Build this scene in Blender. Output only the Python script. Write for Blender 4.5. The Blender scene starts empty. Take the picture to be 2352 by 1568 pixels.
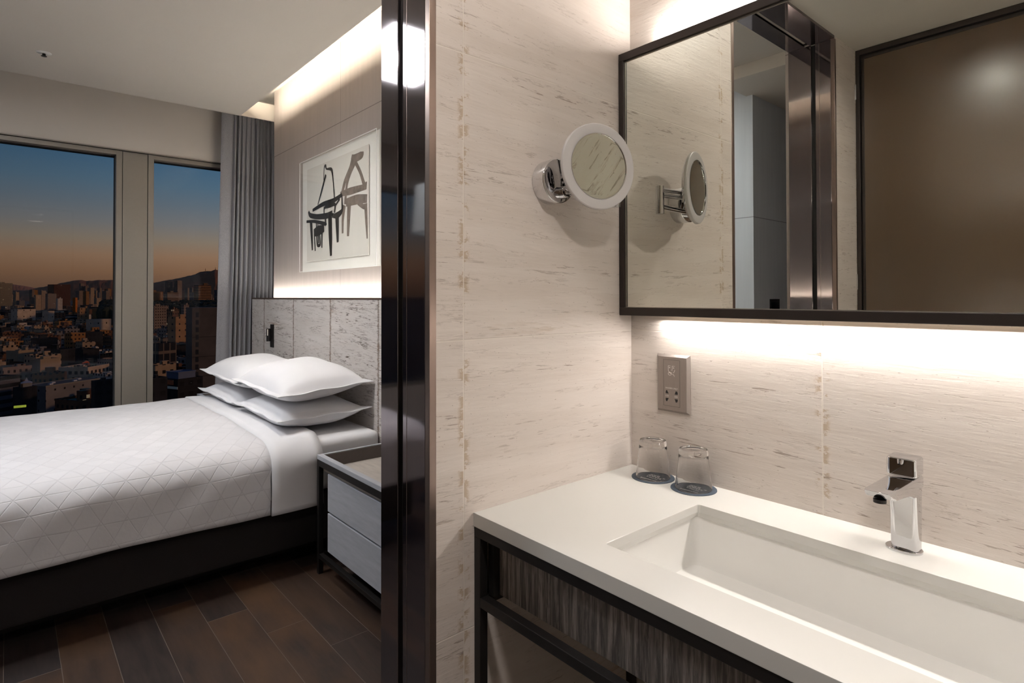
import bpy, bmesh, math, random
from mathutils import Vector, Matrix

S = bpy.context.scene
COL = S.collection
PI = math.pi
EYE = 1.2905

# ------------------------------------------------------------------ camera, world, sun, exposure
def Rcam(yaw, pitch, roll):
    sy, cy = math.sin(yaw), math.cos(yaw)
    A = Matrix(((-sy, cy, 0), (0, 0, -1), (cy, sy, 0)))      # columns u, v, z in camera x-right y-down z-forward
    cp, sp = math.cos(pitch), math.sin(pitch)
    P = Matrix(((1, 0, 0), (0, cp, sp), (0, -sp, cp)))
    cr, sr = math.cos(roll), math.sin(roll)
    Q = Matrix(((cr, -sr, 0), (sr, cr, 0), (0, 0, 1)))
    return Q @ P @ A
M = Rcam(0.713904756, 0.0120244286, -0.00196036)
def axis(k):
    r = M[k]
    return Vector((-r[0], r[1], r[2]))
right, down, fwd = axis(0), axis(1), axis(2)
rot = Matrix((right, -down, -fwd)).transposed()
cam = bpy.data.cameras.new('camera')
cam.sensor_width = 36
cam.lens = 1339.11 / 2352 * 36
cam.shift_y = -(784 - 664.75) / 2352
cam.clip_start = 0.02
cam.clip_end = 30000
co = bpy.data.objects.new('camera', cam)
co.matrix_world = Matrix.Translation((0, 0, EYE)) @ rot.to_4x4()
COL.objects.link(co)
S.camera = co

S.view_settings.view_transform = 'Standard'
S.view_settings.look = 'None'
S.view_settings.gamma = 1
S.view_settings.use_curve_mapping = False
S.view_settings.exposure = 0.14

def srgb(r, g, b):
    f = lambda c: (c / 255 / 12.92) if c / 255 <= 0.04045 else ((c / 255 + 0.055) / 1.055) ** 2.4
    return (f(r), f(g), f(b), 1)

W = bpy.data.worlds.new('dusk_sky')
S.world = W
W.use_nodes = True
wn, wl = W.node_tree.nodes, W.node_tree.links
wn.clear()
tc = wn.new('ShaderNodeTexCoord'); sx = wn.new('ShaderNodeSeparateXYZ')
wl.new(tc.outputs['Generated'], sx.inputs[0])
mr = wn.new('ShaderNodeMapRange'); mr.inputs[1].default_value = -0.1; mr.inputs[2].default_value = 0.4
wl.new(sx.outputs[2], mr.inputs[0])
rp = wn.new('ShaderNodeValToRGB')
stops = [(0.0, (20, 16, 14)), (0.19, (52, 40, 34)), (0.205, (88, 68, 54)), (0.238, (104, 78, 60)), (0.274, (122, 92, 68)), (0.32, (136, 108, 84)),
         (0.366, (128, 116, 100)), (0.412, (112, 112, 110)), (0.47, (94, 106, 114)), (0.526, (78, 102, 118)), (0.60, (60, 92, 116)), (0.75, (46, 74, 104)), (1.0, (36, 60, 94))]
el = rp.color_ramp.elements
while len(el) > 1: el.remove(el[-1])
el[0].position, el[0].color = stops[0][0], srgb(*stops[0][1])
for p_, c_ in stops[1:]:
    e = el.new(p_); e.color = srgb(*c_)
wl.new(mr.outputs[0], rp.inputs[0])
bg = wn.new('ShaderNodeBackground'); bg.inputs[1].default_value = 1.0
wo = wn.new('ShaderNodeOutputWorld')
mr2 = wn.new('ShaderNodeMapRange'); mr2.inputs[1].default_value = 0.0; mr2.inputs[2].default_value = 0.25; mr2.inputs[3].default_value = 0.80; mr2.inputs[4].default_value = 1.13
wl.new(sx.outputs[1], mr2.inputs[0]); wl.new(mr2.outputs[0], bg.inputs[1])
wl.new(rp.outputs[0], bg.inputs[0]); wl.new(bg.outputs[0], wo.inputs[0])

sl = bpy.data.lights.new('evening_sun', 'SUN')
sl.energy = 0.7; sl.color = (1, 0.55, 0.28); sl.angle = 0.05
so = bpy.data.objects.new('evening_sun', sl); COL.objects.link(so)
so.rotation_euler = Vector((-0.5, -0.82, -0.15)).to_track_quat('-Z', 'Y').to_euler()

def area(name, loc, direction, sx_, sy_, watts, color, spread=PI, xdir=(1, 0, 0)):
    l = bpy.data.lights.new(name, 'AREA'); l.shape = 'RECTANGLE'; l.size = sx_; l.size_y = sy_
    l.energy = watts; l.color = color; l.spread = spread
    o = bpy.data.objects.new(name, l); COL.objects.link(o)
    z = -Vector(direction).normalized(); x = Vector(xdir).normalized(); y = z.cross(x).normalized(); x = y.cross(z)
    o.matrix_world = Matrix.Translation(loc) @ Matrix((x, y, z)).transposed().to_4x4()
    return o
WARM = (1.0, 0.87, 0.70)
NEUT = (1.0, 0.95, 0.90)
COOL = (0.86, 0.92, 1.0)
# strip lights the room has: behind the vanity mirror, in the headboard ledge, in the ceiling cove
area('mirror_light_below', (-0.02, 1.262, 1.232), (0, -0.12, -1), 1.72, 0.014, 5.8, (1.0, 0.955, 0.91))
area('mirror_light_above', (-0.02, 1.262, 1.944), (0, -0.25, 1), 1.72, 0.014, 12.5, (1.0, 0.945, 0.89))
area('headboard_light', (-3.05, 1.575, 1.287), (0, 0.12, 1), 3.6, 0.014, 13.0, (1.0, 0.95, 0.87))
area('cove_light', (-2.98, 1.40, 2.735), (0, 0.6, 1), 3.3, 0.02, 22.0, (1.0, 0.89, 0.72))

# ------------------------------------------------------------------ node / material helpers
MATS = {}
def base_mat(name):
    m = bpy.data.materials.new(name); m.use_nodes = True
    n, l = m.node_tree.nodes, m.node_tree.links
    n.clear()
    out = n.new('ShaderNodeOutputMaterial'); b = n.new('ShaderNodeBsdfPrincipled')
    l.new(b.outputs[0], out.inputs[0])
    MATS[name] = m
    return m, n, l, b, out

class NB:
    """small node-building helper"""
    def __init__(s, n, l): s.n, s.l = n, l
    def put(s, inp, v):
        if isinstance(v, bpy.types.NodeSocket): s.l.new(v, inp)
        elif v is not None: inp.default_value = v
    def math(s, op, a, b=None, c=None, clamp=False):
        k = s.n.new('ShaderNodeMath'); k.operation = op; k.use_clamp = clamp
        s.put(k.inputs[0], a); s.put(k.inputs[1], b)
        if c is not None: s.put(k.inputs[2], c)
        return k.outputs[0]
    def comb(s, x, y, z):
        k = s.n.new('ShaderNodeCombineXYZ'); s.put(k.inputs[0], x); s.put(k.inputs[1], y); s.put(k.inputs[2], z); return k.outputs[0]
    def sep(s, v):
        k = s.n.new('ShaderNodeSeparateXYZ'); s.l.new(v, k.inputs[0]); return k.outputs
    def noise(s, v, scale, detail=3, rough=0.55, dist=0):
        k = s.n.new('ShaderNodeTexNoise'); s.put(k.inputs['Vector'], v)
        k.inputs['Scale'].default_value = scale; k.inputs['Detail'].default_value = detail
        k.inputs['Roughness'].default_value = rough; k.inputs['Distortion'].default_value = dist
        return k.outputs[0]
    def white(s, v):
        k = s.n.new('ShaderNodeTexWhiteNoise'); k.noise_dimensions = '3D'; s.l.new(v, k.inputs[0]); return k.outputs
    def mapr(s, v, a, b, c=0.0, d=1.0, smooth=False):
        k = s.n.new('ShaderNodeMapRange'); k.clamp = True
        if smooth: k.interpolation_type = 'SMOOTHSTEP'
        s.put(k.inputs[0], v); s.put(k.inputs[1], a); s.put(k.inputs[2], b); s.put(k.inputs[3], c); s.put(k.inputs[4], d)
        return k.outputs[0]
    def mix(s, f, a, b, mode='MIX'):
        k = s.n.new('ShaderNodeMix'); k.data_type = 'RGBA'; k.blend_type = mode
        s.put(k.inputs[0], f); s.put(k.inputs[6], a); s.put(k.inputs[7], b); return k.outputs[2]
    def pos(s):
        return s.n.new('ShaderNodeNewGeometry').outputs['Position']
    def obj(s):
        return s.n.new('ShaderNodeTexCoord').outputs['Object']
    def bump(s, h, strength, dist=0.001, normal=None):
        k = s.n.new('ShaderNodeBump'); k.inputs['Strength'].default_value = strength
        k.inputs['Distance'].default_value = dist; s.l.new(h, k.inputs['Height'])
        if normal is not None: s.l.new(normal, k.inputs['Normal'])
        return k.outputs[0]

def mat(name, col, rough=0.6, metal=0.0, vary=0.06, nscale=12, bump=0.0, bscale=200, spec=0.5, stretch=(1, 1, 1), emis=None, estr=0, coat=0):
    if name in MATS: return MATS[name]
    m, n, l, b, out = base_mat(name)
    N = NB(n, l)
    mp = n.new('ShaderNodeMapping'); mp.inputs['Scale'].default_value = stretch
    l.new(N.obj(), mp.inputs[0])
    c = srgb(*col)
    f = N.noise(mp.outputs[0], nscale, 4)
    lo = tuple(x * (1 - vary) for x in c[:3]) + (1,)
    hi = tuple(min(1, x * (1 + vary)) for x in c[:3]) + (1,)
    l.new(N.mix(N.mapr(f, 0.3, 0.7), lo, hi), b.inputs['Base Color'])
    b.inputs['Roughness'].default_value = rough
    b.inputs['Metallic'].default_value = metal
    b.inputs['Specular IOR Level'].default_value = spec
    if coat: b.inputs['Coat Weight'].default_value = coat
    if bump:
        l.new(N.bump(N.noise(mp.outputs[0], bscale, 3), bump, 0.002), b.inputs['Normal'])
    if emis:
        b.inputs['Emission Color'].default_value = srgb(*emis); b.inputs['Emission Strength'].default_value = estr
    return m

def tile_mat(name, hoff, zoff, ph, pz, base, streak, dark, heavy=0.0, grout=(212, 203, 193), gw=0.0010, rough=0.42):
    m, n, l, b, out = base_mat(name)
    N = NB(n, l)
    x, y, z = N.sep(N.pos())
    h = N.math('ADD', x, y)
    hh = N.math('DIVIDE', N.math('SUBTRACT', h, hoff), ph)
    zz = N.math('DIVIDE', N.math('SUBTRACT', z, zoff), pz)
    hi_, zi_ = N.math('FLOOR', hh), N.math('FLOOR', zz)
    rnd = N.white(N.comb(hi_, zi_, 3.3))
    rv = rnd[0]
    hf = N.math('MULTIPLY', N.math('SUBTRACT', hh, hi_), ph)
    zf = N.math('MULTIPLY', N.math('SUBTRACT', zz, zi_), pz)
    dh = N.math('MINIMUM', hf, N.math('SUBTRACT', ph, hf))
    dz = N.math('MINIMUM', zf, N.math('SUBTRACT', pz, zf))
    dj = N.math('MINIMUM', dh, dz)
    g = N.mapr(dj, gw, gw * 1.6, 1.0, 0.0)
    # grain coordinates, slightly falling to the right, a fresh pattern on every tile
    zt = N.math('ADD', z, N.math('MULTIPLY', h, 0.025))
    off = N.math('MULTIPLY', rv, 37.0)
    v1 = N.comb(N.math('MULTIPLY', h, 1.6), N.math('MULTIPLY', zt, 16.0), off)
    v2 = N.comb(N.math('MULTIPLY', h, 14.0), N.math('MULTIPLY', zt, 150.0), off)
    v3 = N.comb(N.math('MULTIPLY', h, 70.0), N.math('MULTIPLY', zt, 170.0), off)
    cloud = N.noise(N.comb(N.math('MULTIPLY', h, 1.5), N.math('MULTIPLY', zt, 3.0), off), 1.6, 3)
    s1 = N.noise(v1, 1.7, 7, 0.62, 0.4)
    s2 = N.noise(v2, 1.2, 4, 0.6, 0.3)
    s3 = N.noise(v3, 1.6, 2, 0.5)
    lay = N.mapr(N.math('ABSOLUTE', N.math('SUBTRACT', s1, 0.5)), 0.0, 0.009, 1.0, 0.0)
    lay = N.math('MULTIPLY', lay, N.mapr(N.noise(v2, 0.3, 2), 0.48 - heavy * 0.08, 0.56))
    brk = N.mapr(s2, 0.595 - heavy * 0.03, 0.64)
    brk = N.math('MULTIPLY', brk, N.mapr(N.noise(v1, 0.9, 3), 0.50 - heavy * 0.08, 0.62))
    spk = N.mapr(s3, 0.71, 0.75)
    cut = N.noise(N.comb(N.math('MULTIPLY', h, 8.0), N.math('MULTIPLY', zt, 14.0), off), 1.5, 5, 0.7)
    joint = N.mapr(N.math('ADD', dh, N.math('MULTIPLY', N.math('SUBTRACT', cut, 0.5), 0.05)), 0.012, 0.020, 1.0, 0.0)
    patch = N.math('MULTIPLY', N.mapr(cut, 0.52, 0.55), joint)
    wide = N.math('MULTIPLY', N.mapr(N.noise(N.comb(N.math('MULTIPLY', h, 1.2), N.math('MULTIPLY', zt, 9.0), off), 1.5, 6, 0.7), 0.60, 0.67), N.mapr(N.noise(N.comb(h, zt, off), 2.2, 1), 0.5, 0.66))
    c = N.mix(N.mapr(cloud, 0.3, 0.72), srgb(*[v * 0.95 for v in base]), srgb(*base))
    c = N.mix(N.math('MULTIPLY', N.mapr(s1, 0.42, 0.66), 0.35), c, srgb(*[base[0] * 0.88, base[1] * 0.86, base[2] * 0.84]))
    c = N.mix(N.math('MULTIPLY', wide, 0.55 + 0.2 * heavy), c, srgb(*streak))
    c = N.mix(N.math('MULTIPLY', patch, 0.75), c, srgb(*streak))
    c = N.mix(N.math('MULTIPLY', N.math('MAXIMUM', brk, N.math('MULTIPLY', lay, 0.55)), min(1, 0.6 + heavy * 0.4)), c, srgb(*dark))
    c = N.mix(N.math('MULTIPLY', spk, 0.5), c, srgb(*dark))
    if heavy:
        crk = N.noise(N.comb(N.math('MULTIPLY', h, 0.9), N.math('MULTIPLY', zt, 11.0), off), 1.3, 8, 0.68, 0.5)
        ln = N.math('MULTIPLY', N.mapr(N.math('ABSOLUTE', N.math('SUBTRACT', crk, 0.53)), 0.002, 0.013, 1.0, 0.0), N.mapr(N.noise(N.comb(N.math('MULTIPLY', h, 2.0), N.math('MULTIPLY', zt, 4.0), off), 2.2, 3), 0.48, 0.58))
        c = N.mix(N.math('MULTIPLY', ln, 0.9), c, srgb(*dark))
        bl = N.math('MULTIPLY', N.mapr(crk, 0.63, 0.67), N.mapr(s2, 0.44, 0.54))
        c = N.mix(N.math('MULTIPLY', bl, 0.85), c, srgb(*streak))
        ed = N.math('MULTIPLY', N.mapr(dh, 0.002, 0.014, 1.0, 0.0), N.mapr(N.noise(v3, 0.8, 4), 0.44, 0.52))
        c = N.mix(N.math('MULTIPLY', ed, 0.8), c, srgb(*dark))
    c = N.mix(g, c, srgb(*grout))
    l.new(c, b.inputs['Base Color'])
    b.inputs['Roughness'].default_value = rough
    grain = N.noise(N.comb(N.math('MULTIPLY', h, 7.0), N.math('MULTIPLY', zt, 60.0), off), 2.2, 5, 0.6, 0.4)
    hgt = N.math('SUBTRACT', N.math('MULTIPLY', grain, 0.5), N.math('MULTIPLY', N.math('MAXIMUM', brk, wide), 0.3))
    hgt = N.math('SUBTRACT', hgt, N.math('MULTIPLY', g, 0.5))
    l.new(N.bump(hgt, 0.55, 0.0022), b.inputs['Normal'])
    return m

T_BASE, T_STR, T_DRK = (212, 202, 194), (168, 146, 120), (108, 86, 68)
m_tileA = tile_mat('whitewashed_wood_tile', -0.265, 0.0, 0.6, 0.6, T_BASE, T_STR, T_DRK)
m_tileB = tile_mat('whitewashed_wood_tile_mirror_wall', 0.785, 0.0, 0.6, 0.6, T_BASE, T_STR, T_DRK)
m_head = tile_mat('distressed_white_wood', -1.322, -0.5, 0.61, 1.785, (206, 200, 196), (136, 106, 80), (76, 56, 42), heavy=1.0, grout=(112, 92, 78), gw=0.0022, rough=0.55)

def panel_mat(name, col, hjoints, zj, rough=0.6):
    m, n, l, b, out = base_mat(name)
    N = NB(n, l)
    x, y, z = N.sep(N.pos())
    v = N.comb(N.math('MULTIPLY', x, 14.0), N.math('MULTIPLY', y, 14.0), N.math('MULTIPLY', z, 0.9))
    f = N.noise(v, 2.0, 5, 0.6)
    cl = N.noise(N.pos(), 1.3, 2)
    a = srgb(*col)
    c = N.mix(N.mapr(f, 0.3, 0.7), tuple(t * 0.94 for t in a[:3]) + (1,), tuple(min(1, t * 1.04) for t in a[:3]) + (1,))
    c = N.mix(N.math('MULTIPLY', N.mapr(cl, 0.35, 0.7), 0.3), c, tuple(t * 0.84 for t in a[:3]) + (1,))
    g = None
    for j in hjoints:
        d = N.mapr(N.math('ABSOLUTE', N.math('SUBTRACT', x, j)), 0.001, 0.002, 1.0, 0.0)
        g = d if g is None else N.math('MAXIMUM', g, d)
    for j in zj:
        d = N.mapr(N.math('ABSOLUTE', N.math('SUBTRACT', z, j)), 0.0018, 0.003, 1.0, 0.0)
        g = d if g is None else N.math('MAXIMUM', g, d)
    if g is not None: c = N.mix(N.math('MULTIPLY', g, 0.65), c, srgb(70, 60, 55))
    l.new(c, b.inputs['Base Color']); b.inputs['Roughness'].default_value = rough
    fine = N.noise(N.pos(), 420, 2)
    l.new(N.bump(fine, 0.15, 0.001), b.inputs['Normal'])
    return m
m_panel = panel_mat('grey_wood_wall_panel', (176, 166, 160), [-3.512, -2.3], [2.403])
m_block = panel_mat('grey_fabric_wall_panel', (200, 203, 208), [], [1.813])  # pale cool base colour stands in for window light on the block

def floor_mat():
    m, n, l, b, out = base_mat('dark_plank_floor')
    N = NB(n, l)
    x, y, z = N.sep(N.pos())
    w, L = 0.1525, 0.92
    r = N.math('DIVIDE', N.math('SUBTRACT', y, 0.762), w); ri = N.math('FLOOR', r)
    sh = N.math('MULTIPLY', ri, 0.235)
    q = N.math('DIVIDE', N.math('SUBTRACT', N.math('SUBTRACT', x, -2.32), sh), L); qi = N.math('FLOOR', q)
    rv, rc = N.white(N.comb(ri, qi, 1.7))
    fy = N.math('MULTIPLY', N.math('SUBTRACT', r, ri), w); fx = N.math('MULTIPLY', N.math('SUBTRACT', q, qi), L)
    d = N.math('MINIMUM', N.math('MINIMUM', fy, N.math('SUBTRACT', w, fy)), N.math('MINIMUM', fx, N.math('SUBTRACT', L, fx)))
    g = N.mapr(d, 0.0007, 0.0016, 1.0, 0.0)
    off = N.math('MULTIPLY', rv, 50.0)
    gr = N.noise(N.comb(N.math('MULTIPLY', x, 2.0), N.math('MULTIPLY', y, 18.0), off), 2.0, 7, 0.65, 0.5)
    bl = N.noise(N.comb(x, N.math('MULTIPLY', y, 2.5), off), 3.0, 4, 0.6)
    c = N.mix(N.mapr(gr, 0.3, 0.7), srgb(29, 22, 20), srgb(58, 45, 40))
    c = N.mix(N.math('MULTIPLY', N.mapr(rv, 0.55, 0.95), N.mapr(bl, 0.3, 0.65)), c, srgb(86, 61, 42))
    c = N.mix(N.math('MULTIPLY', N.mapr(rv, 0.3, 0.05), 0.7), c, srgb(40, 36, 38))
    c = N.mix(g, c, srgb(96, 84, 76))
    l.new(c, b.inputs['Base Color']); b.inputs['Roughness'].default_value = 0.5
    l.new(N.bump(N.math('SUBTRACT', gr, g), 0.3, 0.001), b.inputs['Normal'])
    return m
m_floor = floor_mat()

m_paint = mat('pale_ceiling_paint', (206, 198, 188), 0.85, vary=0.01, nscale=3, bump=0.05, bscale=300)
m_lintel = mat('pale_wall_paint', (208, 200, 190), 0.85, vary=0.01, nscale=3, bump=0.04, bscale=300)
m_winfr = mat('taupe_window_metal', (144, 137, 127), 0.45, 0.25, vary=0.02, nscale=60)
m_black = mat('black_powder_coat', (30, 27, 26), 0.42, 0.3, vary=0.08, bump=0.05, bscale=900)
m_gasket = mat('dark_gasket', (16, 18, 22), 0.5)
m_frame = mat('dark_bronze_mirror_frame', (50, 43, 40), 0.45, 0.5, vary=0.04, bump=0.04, bscale=700)
m_chrome = mat('polished_chrome', (222, 222, 224), 0.045, 1.0, vary=0.0)
m_whitesolid = mat('white_solid_surface', (202, 200, 195), 0.18, vary=0.008, nscale=5)
m_bath = mat('bathroom_ceiling_paint', (206, 200, 190), 0.85, vary=0.01)
m_bronze = mat('bronze_edge_strip', (138, 122, 114), 0.3, 0.85, vary=0.04)
m_linen = mat('white_cotton', (226, 225, 227), 0.85, vary=0.012, nscale=6, bump=0.12, bscale=900)
m_base = mat('dark_brown_upholstery', (27, 21, 19), 0.95, vary=0.25, nscale=350, bump=0.4, bscale=900)
m_oakgrey = mat('grey_stained_oak', (172, 174, 180), 0.55, vary=0.10, nscale=7, stretch=(1.2, 9, 9), bump=0.1, bscale=60)
m_oaktop = mat('pale_grey_oak_top', (176, 168, 160), 0.5, vary=0.13, nscale=6, stretch=(1.5, 9, 2), bump=0.1, bscale=60)
m_tray = mat('brown_grey_tray_lining', (96, 88, 84), 0.7, vary=0.05, nscale=60)
m_glasswin = None

def thin_glass(name, tint, gloss=0.08, rough=0.0, refr=0.0, edge=0.4):
    m, n, l, b, out = base_mat(name)
    n.remove(b)
    t = n.new('ShaderNodeBsdfTransparent'); t.inputs[0].default_value = tint
    g = n.new('ShaderNodeBsdfGlossy'); g.inputs['Roughness'].default_value = rough
    g.inputs[0].default_value = (0.95, 0.97, 1, 1)
    lw = n.new('ShaderNodeLayerWeight'); lw.inputs[0].default_value = 0.5
    nz = n.new('ShaderNodeTexNoise'); nz.inputs['Scale'].default_value = 3
    pw = n.new('ShaderNodeMath'); pw.operation = 'POWER'; l.new(lw.outputs['Facing'], pw.inputs[0]); pw.inputs[1].default_value = 4.0
    m2 = n.new('ShaderNodeMath'); m2.operation = 'MULTIPLY_ADD'; l.new(pw.outputs[0], m2.inputs[0]); m2.inputs[1].default_value = edge; m2.inputs[2].default_value = gloss
    mm = n.new('ShaderNodeMath'); mm.operation = 'MULTIPLY_ADD'; mm.use_clamp = True
    l.new(nz.outputs[0], mm.inputs[0]); mm.inputs[1].default_value = 0.004; l.new(m2.outputs[0], mm.inputs[2])
    mx = n.new('ShaderNodeMixShader'); l.new(mm.outputs[0], mx.inputs[0]); l.new(t.outputs[0], mx.inputs[1]); l.new(g.outputs[0], mx.inputs[2])
    last = mx.outputs[0]
    if refr:
        gl = n.new('ShaderNodeBsdfGlass'); gl.inputs['IOR'].default_value = 1.45; gl.inputs['Roughness'].default_value = 0
        mx2 = n.new('ShaderNodeMixShader'); mx2.inputs[0].default_value = refr
        l.new(last, mx2.inputs[1]); l.new(gl.outputs[0], mx2.inputs[2]); last = mx2.outputs[0]
    l.new(last, out.inputs[0])
    return m
m_pane = thin_glass('window_pane_glass', (0.90, 0.90, 0.92, 1), 0.006, edge=0.06)
m_tumbler = thin_glass('clear_tumbler_glass', (0.99, 0.995, 0.99, 1), 0.035, refr=1.0, edge=0.55)
m_acryl = thin_glass('clear_acrylic', (0.99, 0.99, 0.985, 1), 0.012, edge=0.2)

def mirror_mat(name, col, rough=0.0):
    m, n, l, b, out = base_mat(name)
    N = NB(n, l)
    b.inputs['Metallic'].default_value = 1; b.inputs['Base Color'].default_value = srgb(*col)
    l.new(N.mapr(N.noise(N.obj(), 5, 1), 0, 1, rough, rough + 0.002), b.inputs['Roughness'])
    return m
m_mirror = mirror_mat('silvered_mirror_glass', (238, 240, 232))
m_magnify = mirror_mat('magnifying_mirror_glass', (226, 230, 222))

def jamb_mat():
    m, n, l, b, out = base_mat('polished_dark_bronze_steel')
    N = NB(n, l)
    x, y, z = N.sep(N.obj())
    f = N.noise(N.comb(N.math('MULTIPLY', x, 260), N.math('MULTIPLY', y, 260), N.math('MULTIPLY', z, 0.7)), 1.0, 4)
    l.new(N.mix(f, srgb(146, 138, 140), srgb(158, 150, 152)), b.inputs['Base Color'])
    b.inputs['Metallic'].default_value = 1.0
    b.inputs['Roughness'].default_value = 0.055
    g2 = n.new('ShaderNodeBsdfAnisotropic'); g2.inputs['Roughness'].default_value = 0.42
    g2.inputs['Anisotropy'].default_value = 0.92 if 'Anisotropy' in g2.inputs else 0
    g2.inputs[0].default_value = srgb(112, 106, 108); g2.inputs['Rotation'].default_value = 0.25
    tg = n.new('ShaderNodeTangent'); tg.direction_type = 'RADIAL'; tg.axis = 'Z'
    l.new(tg.outputs[0], g2.inputs['Tangent']); l.new(tg.outputs[0], b.inputs['Tangent'])
    mx = n.new('ShaderNodeMixShader'); mx.inputs[0].default_value = 0.22
    l.new(b.outputs[0], mx.inputs[1]); l.new(g2.outputs[0], mx.inputs[2]); l.new(mx.outputs[0], out.inputs[0])
    return m
m_jamb = jamb_mat()
m_groove = mat('black_rubber_groove', (12, 10, 10), 0.6)

def satin_mat():
    m, n, l, b, out = base_mat('brown_satin_glass')
    N = NB(n, l)
    f = N.noise(N.obj(), 2, 2)
    l.new(N.mix(f, srgb(74, 58, 44), srgb(82, 66, 50)), b.inputs['Base Color'])
    b.inputs['Roughness'].default_value = 0.26
    b.inputs['Specular IOR Level'].default_value = 0.9
    l.new(N.bump(N.noise(N.obj(), 900, 1), 0.05, 0.0005), b.inputs['Normal'])
    return m
m_satin = satin_mat()

def curtain_mat():
    m, n, l, b, out = base_mat('grey_woven_curtain_cloth')
    N = NB(n, l)
    x, y, z = N.sep(N.obj())
    f = N.noise(N.comb(N.math('MULTIPLY', x, 300), N.math('MULTIPLY', y, 300), N.math('MULTIPLY', z, 420)), 1.0, 3)
    c = N.mix(N.mapr(f, 0.3, 0.7), srgb(118, 118, 124), srgb(160, 159, 163))
    l.new(c, b.inputs['Base Color']); b.inputs['Roughness'].default_value = 0.95
    b.inputs['Sheen Weight'].default_value = 0.2
    l.new(N.bump(f, 0.3, 0.001), b.inputs['Normal'])
    return m
m_curtain = curtain_mat()

def quilt_mat():
    m, n, l, b, out = base_mat('white_quilted_coverlet')
    N = NB(n, l)
    x, y, z = N.sep(N.pos())
    # unrolled width coordinate: runs over the top and down the side
    s = N.math('SUBTRACT', x, z)
    P = 0.085
    hts = []
    v = N.comb(y, s, 0)
    def line(a, bq, o):
        t = N.math('ADD', N.math('MULTIPLY', y, a), N.math('MULTIPLY', s, bq))
        t = N.math('DIVIDE', t, P)
        fr = N.math('FRACT', N.math('ADD', t, o))
        d = N.math('ABSOLUTE', N.math('SUBTRACT', fr, 0.5))
        return fr, d, N.math('FLOOR', N.math('ADD', t, o))
    f1, d1, i1 = line(0, 1.0, 0.0)
    f2, d2, i2 = line(1.0, 0.55, 0.2)
    f3, d3, i3 = line(1.0, -0.55, 0.3)
    rv, rc = N.white(N.comb(i1, i2, i3))
    seam = N.math('MAXIMUM', N.math('MAXIMUM', N.mapr(d1, 0.465, 0.5), N.mapr(d2, 0.465, 0.5)), N.mapr(d3, 0.465, 0.5))
    tilt = N.math('MULTIPLY', N.math('SUBTRACT', rv, 0.5), N.math('ADD', f1, f2))
    soft = N.noise(N.pos(), 26, 3)
    hgt = N.math('ADD', N.math('SUBTRACT', N.math('MULTIPLY', tilt, 1.1), N.math('MULTIPLY', seam, 0.35)), N.math('MULTIPLY', soft, 0.5))
    c = N.mix(N.math('MULTIPLY', rv, 0.6), srgb(222, 220, 222), srgb(212, 210, 212))
    c = N.mix(N.math('MULTIPLY', seam, 0.25), c, srgb(190, 188, 190))
    l.new(c, b.inputs['Base Color']); b.inputs['Roughness'].default_value = 0.8
    l.new(N.bump(hgt, 0.5, 0.006), b.inputs['Normal'])
    return m
m_quilt = quilt_mat()

def wood_front_mat():
    m, n, l, b, out = base_mat('dark_grey_oak_veneer')
    N = NB(n, l)
    x, y, z = N.sep(N.pos())
    v = N.comb(N.math('MULTIPLY', x, 60), 0.0, N.math('MULTIPLY', z, 4.0))
    f = N.noise(v, 2.0, 5, 0.7, 0.5)
    rings = n.new('ShaderNodeTexWave'); rings.wave_type = 'RINGS'; rings.rings_direction = 'Y'
    rings.inputs['Scale'].default_value = 1.6; rings.inputs['Distortion'].default_value = 5; rings.inputs['Detail'].default_value = 2
    l.new(N.comb(N.math('MULTIPLY', x, 9), 0.0, N.math('MULTIPLY', z, 1.6)), rings.inputs[0])
    c = N.mix(N.mapr(f, 0.42, 0.62), srgb(92, 86, 82), srgb(168, 158, 150))
    c = N.mix(N.math('MULTIPLY', N.mapr(rings.outputs[1], 0.6, 1.0), 0.45), c, srgb(80, 74, 70))
    l.new(c, b.inputs['Base Color']); b.inputs['Roughness'].default_value = 0.5
    l.new(N.bump(f, 0.2, 0.001), b.inputs['Normal'])
    return m
m_woodfront = wood_front_mat()

# ------------------------------------------------------------------ mesh helpers
def tag(o, label=None, cat=None, group=None, kind=None):
    if label: o['label'] = label
    if cat: o['category'] = cat
    if group: o['group'] = group
    if kind: o['kind'] = kind
    return o

def obj(name, verts, faces, m, parent=None, smooth=False, mats=None, fm=None, bevel=0, bseg=2):
    vs = [Vector(v) for v in verts]
    lo = Vector((min(v.x for v in vs), min(v.y for v in vs), min(v.z for v in vs)))
    hi = Vector((max(v.x for v in vs), max(v.y for v in vs), max(v.z for v in vs)))
    base = Vector(((lo.x + hi.x) / 2, (lo.y + hi.y) / 2, lo.z))
    me = bpy.data.meshes.new(name)
    me.from_pydata([v - base for v in vs], [], faces)
    bm = bmesh.new(); bm.from_mesh(me); bmesh.ops.recalc_face_normals(bm, faces=bm.faces); bm.to_mesh(me); bm.free()
    for mm in (mats or [m]): me.materials.append(mm)
    if fm:
        for p, i in zip(me.polygons, fm): p.material_index = i
    if smooth:
        for p in me.polygons: p.use_smooth = True
        me.set_sharp_from_angle(angle=math.radians(38))
    o = bpy.data.objects.new(name, me); COL.objects.link(o)
    o.location = base
    o['wl'] = 0
    WL[o.name] = base
    if parent:
        o.parent = parent; o.location = base - WL[parent.name]
    del o['wl']
    if bevel:
        md = o.modifiers.new('edge', 'BEVEL'); md.width = bevel; md.segments = bseg; md.limit_method = 'ANGLE'
        md.harden_normals = False
    return o
WL = {}

def empty(name, loc, label, cat, group=None):
    o = bpy.data.objects.new(name, None); o.empty_display_size = 0.05
    COL.objects.link(o); o.location = loc; WL[o.name] = Vector(loc)
    return tag(o, label, cat, group)

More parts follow.
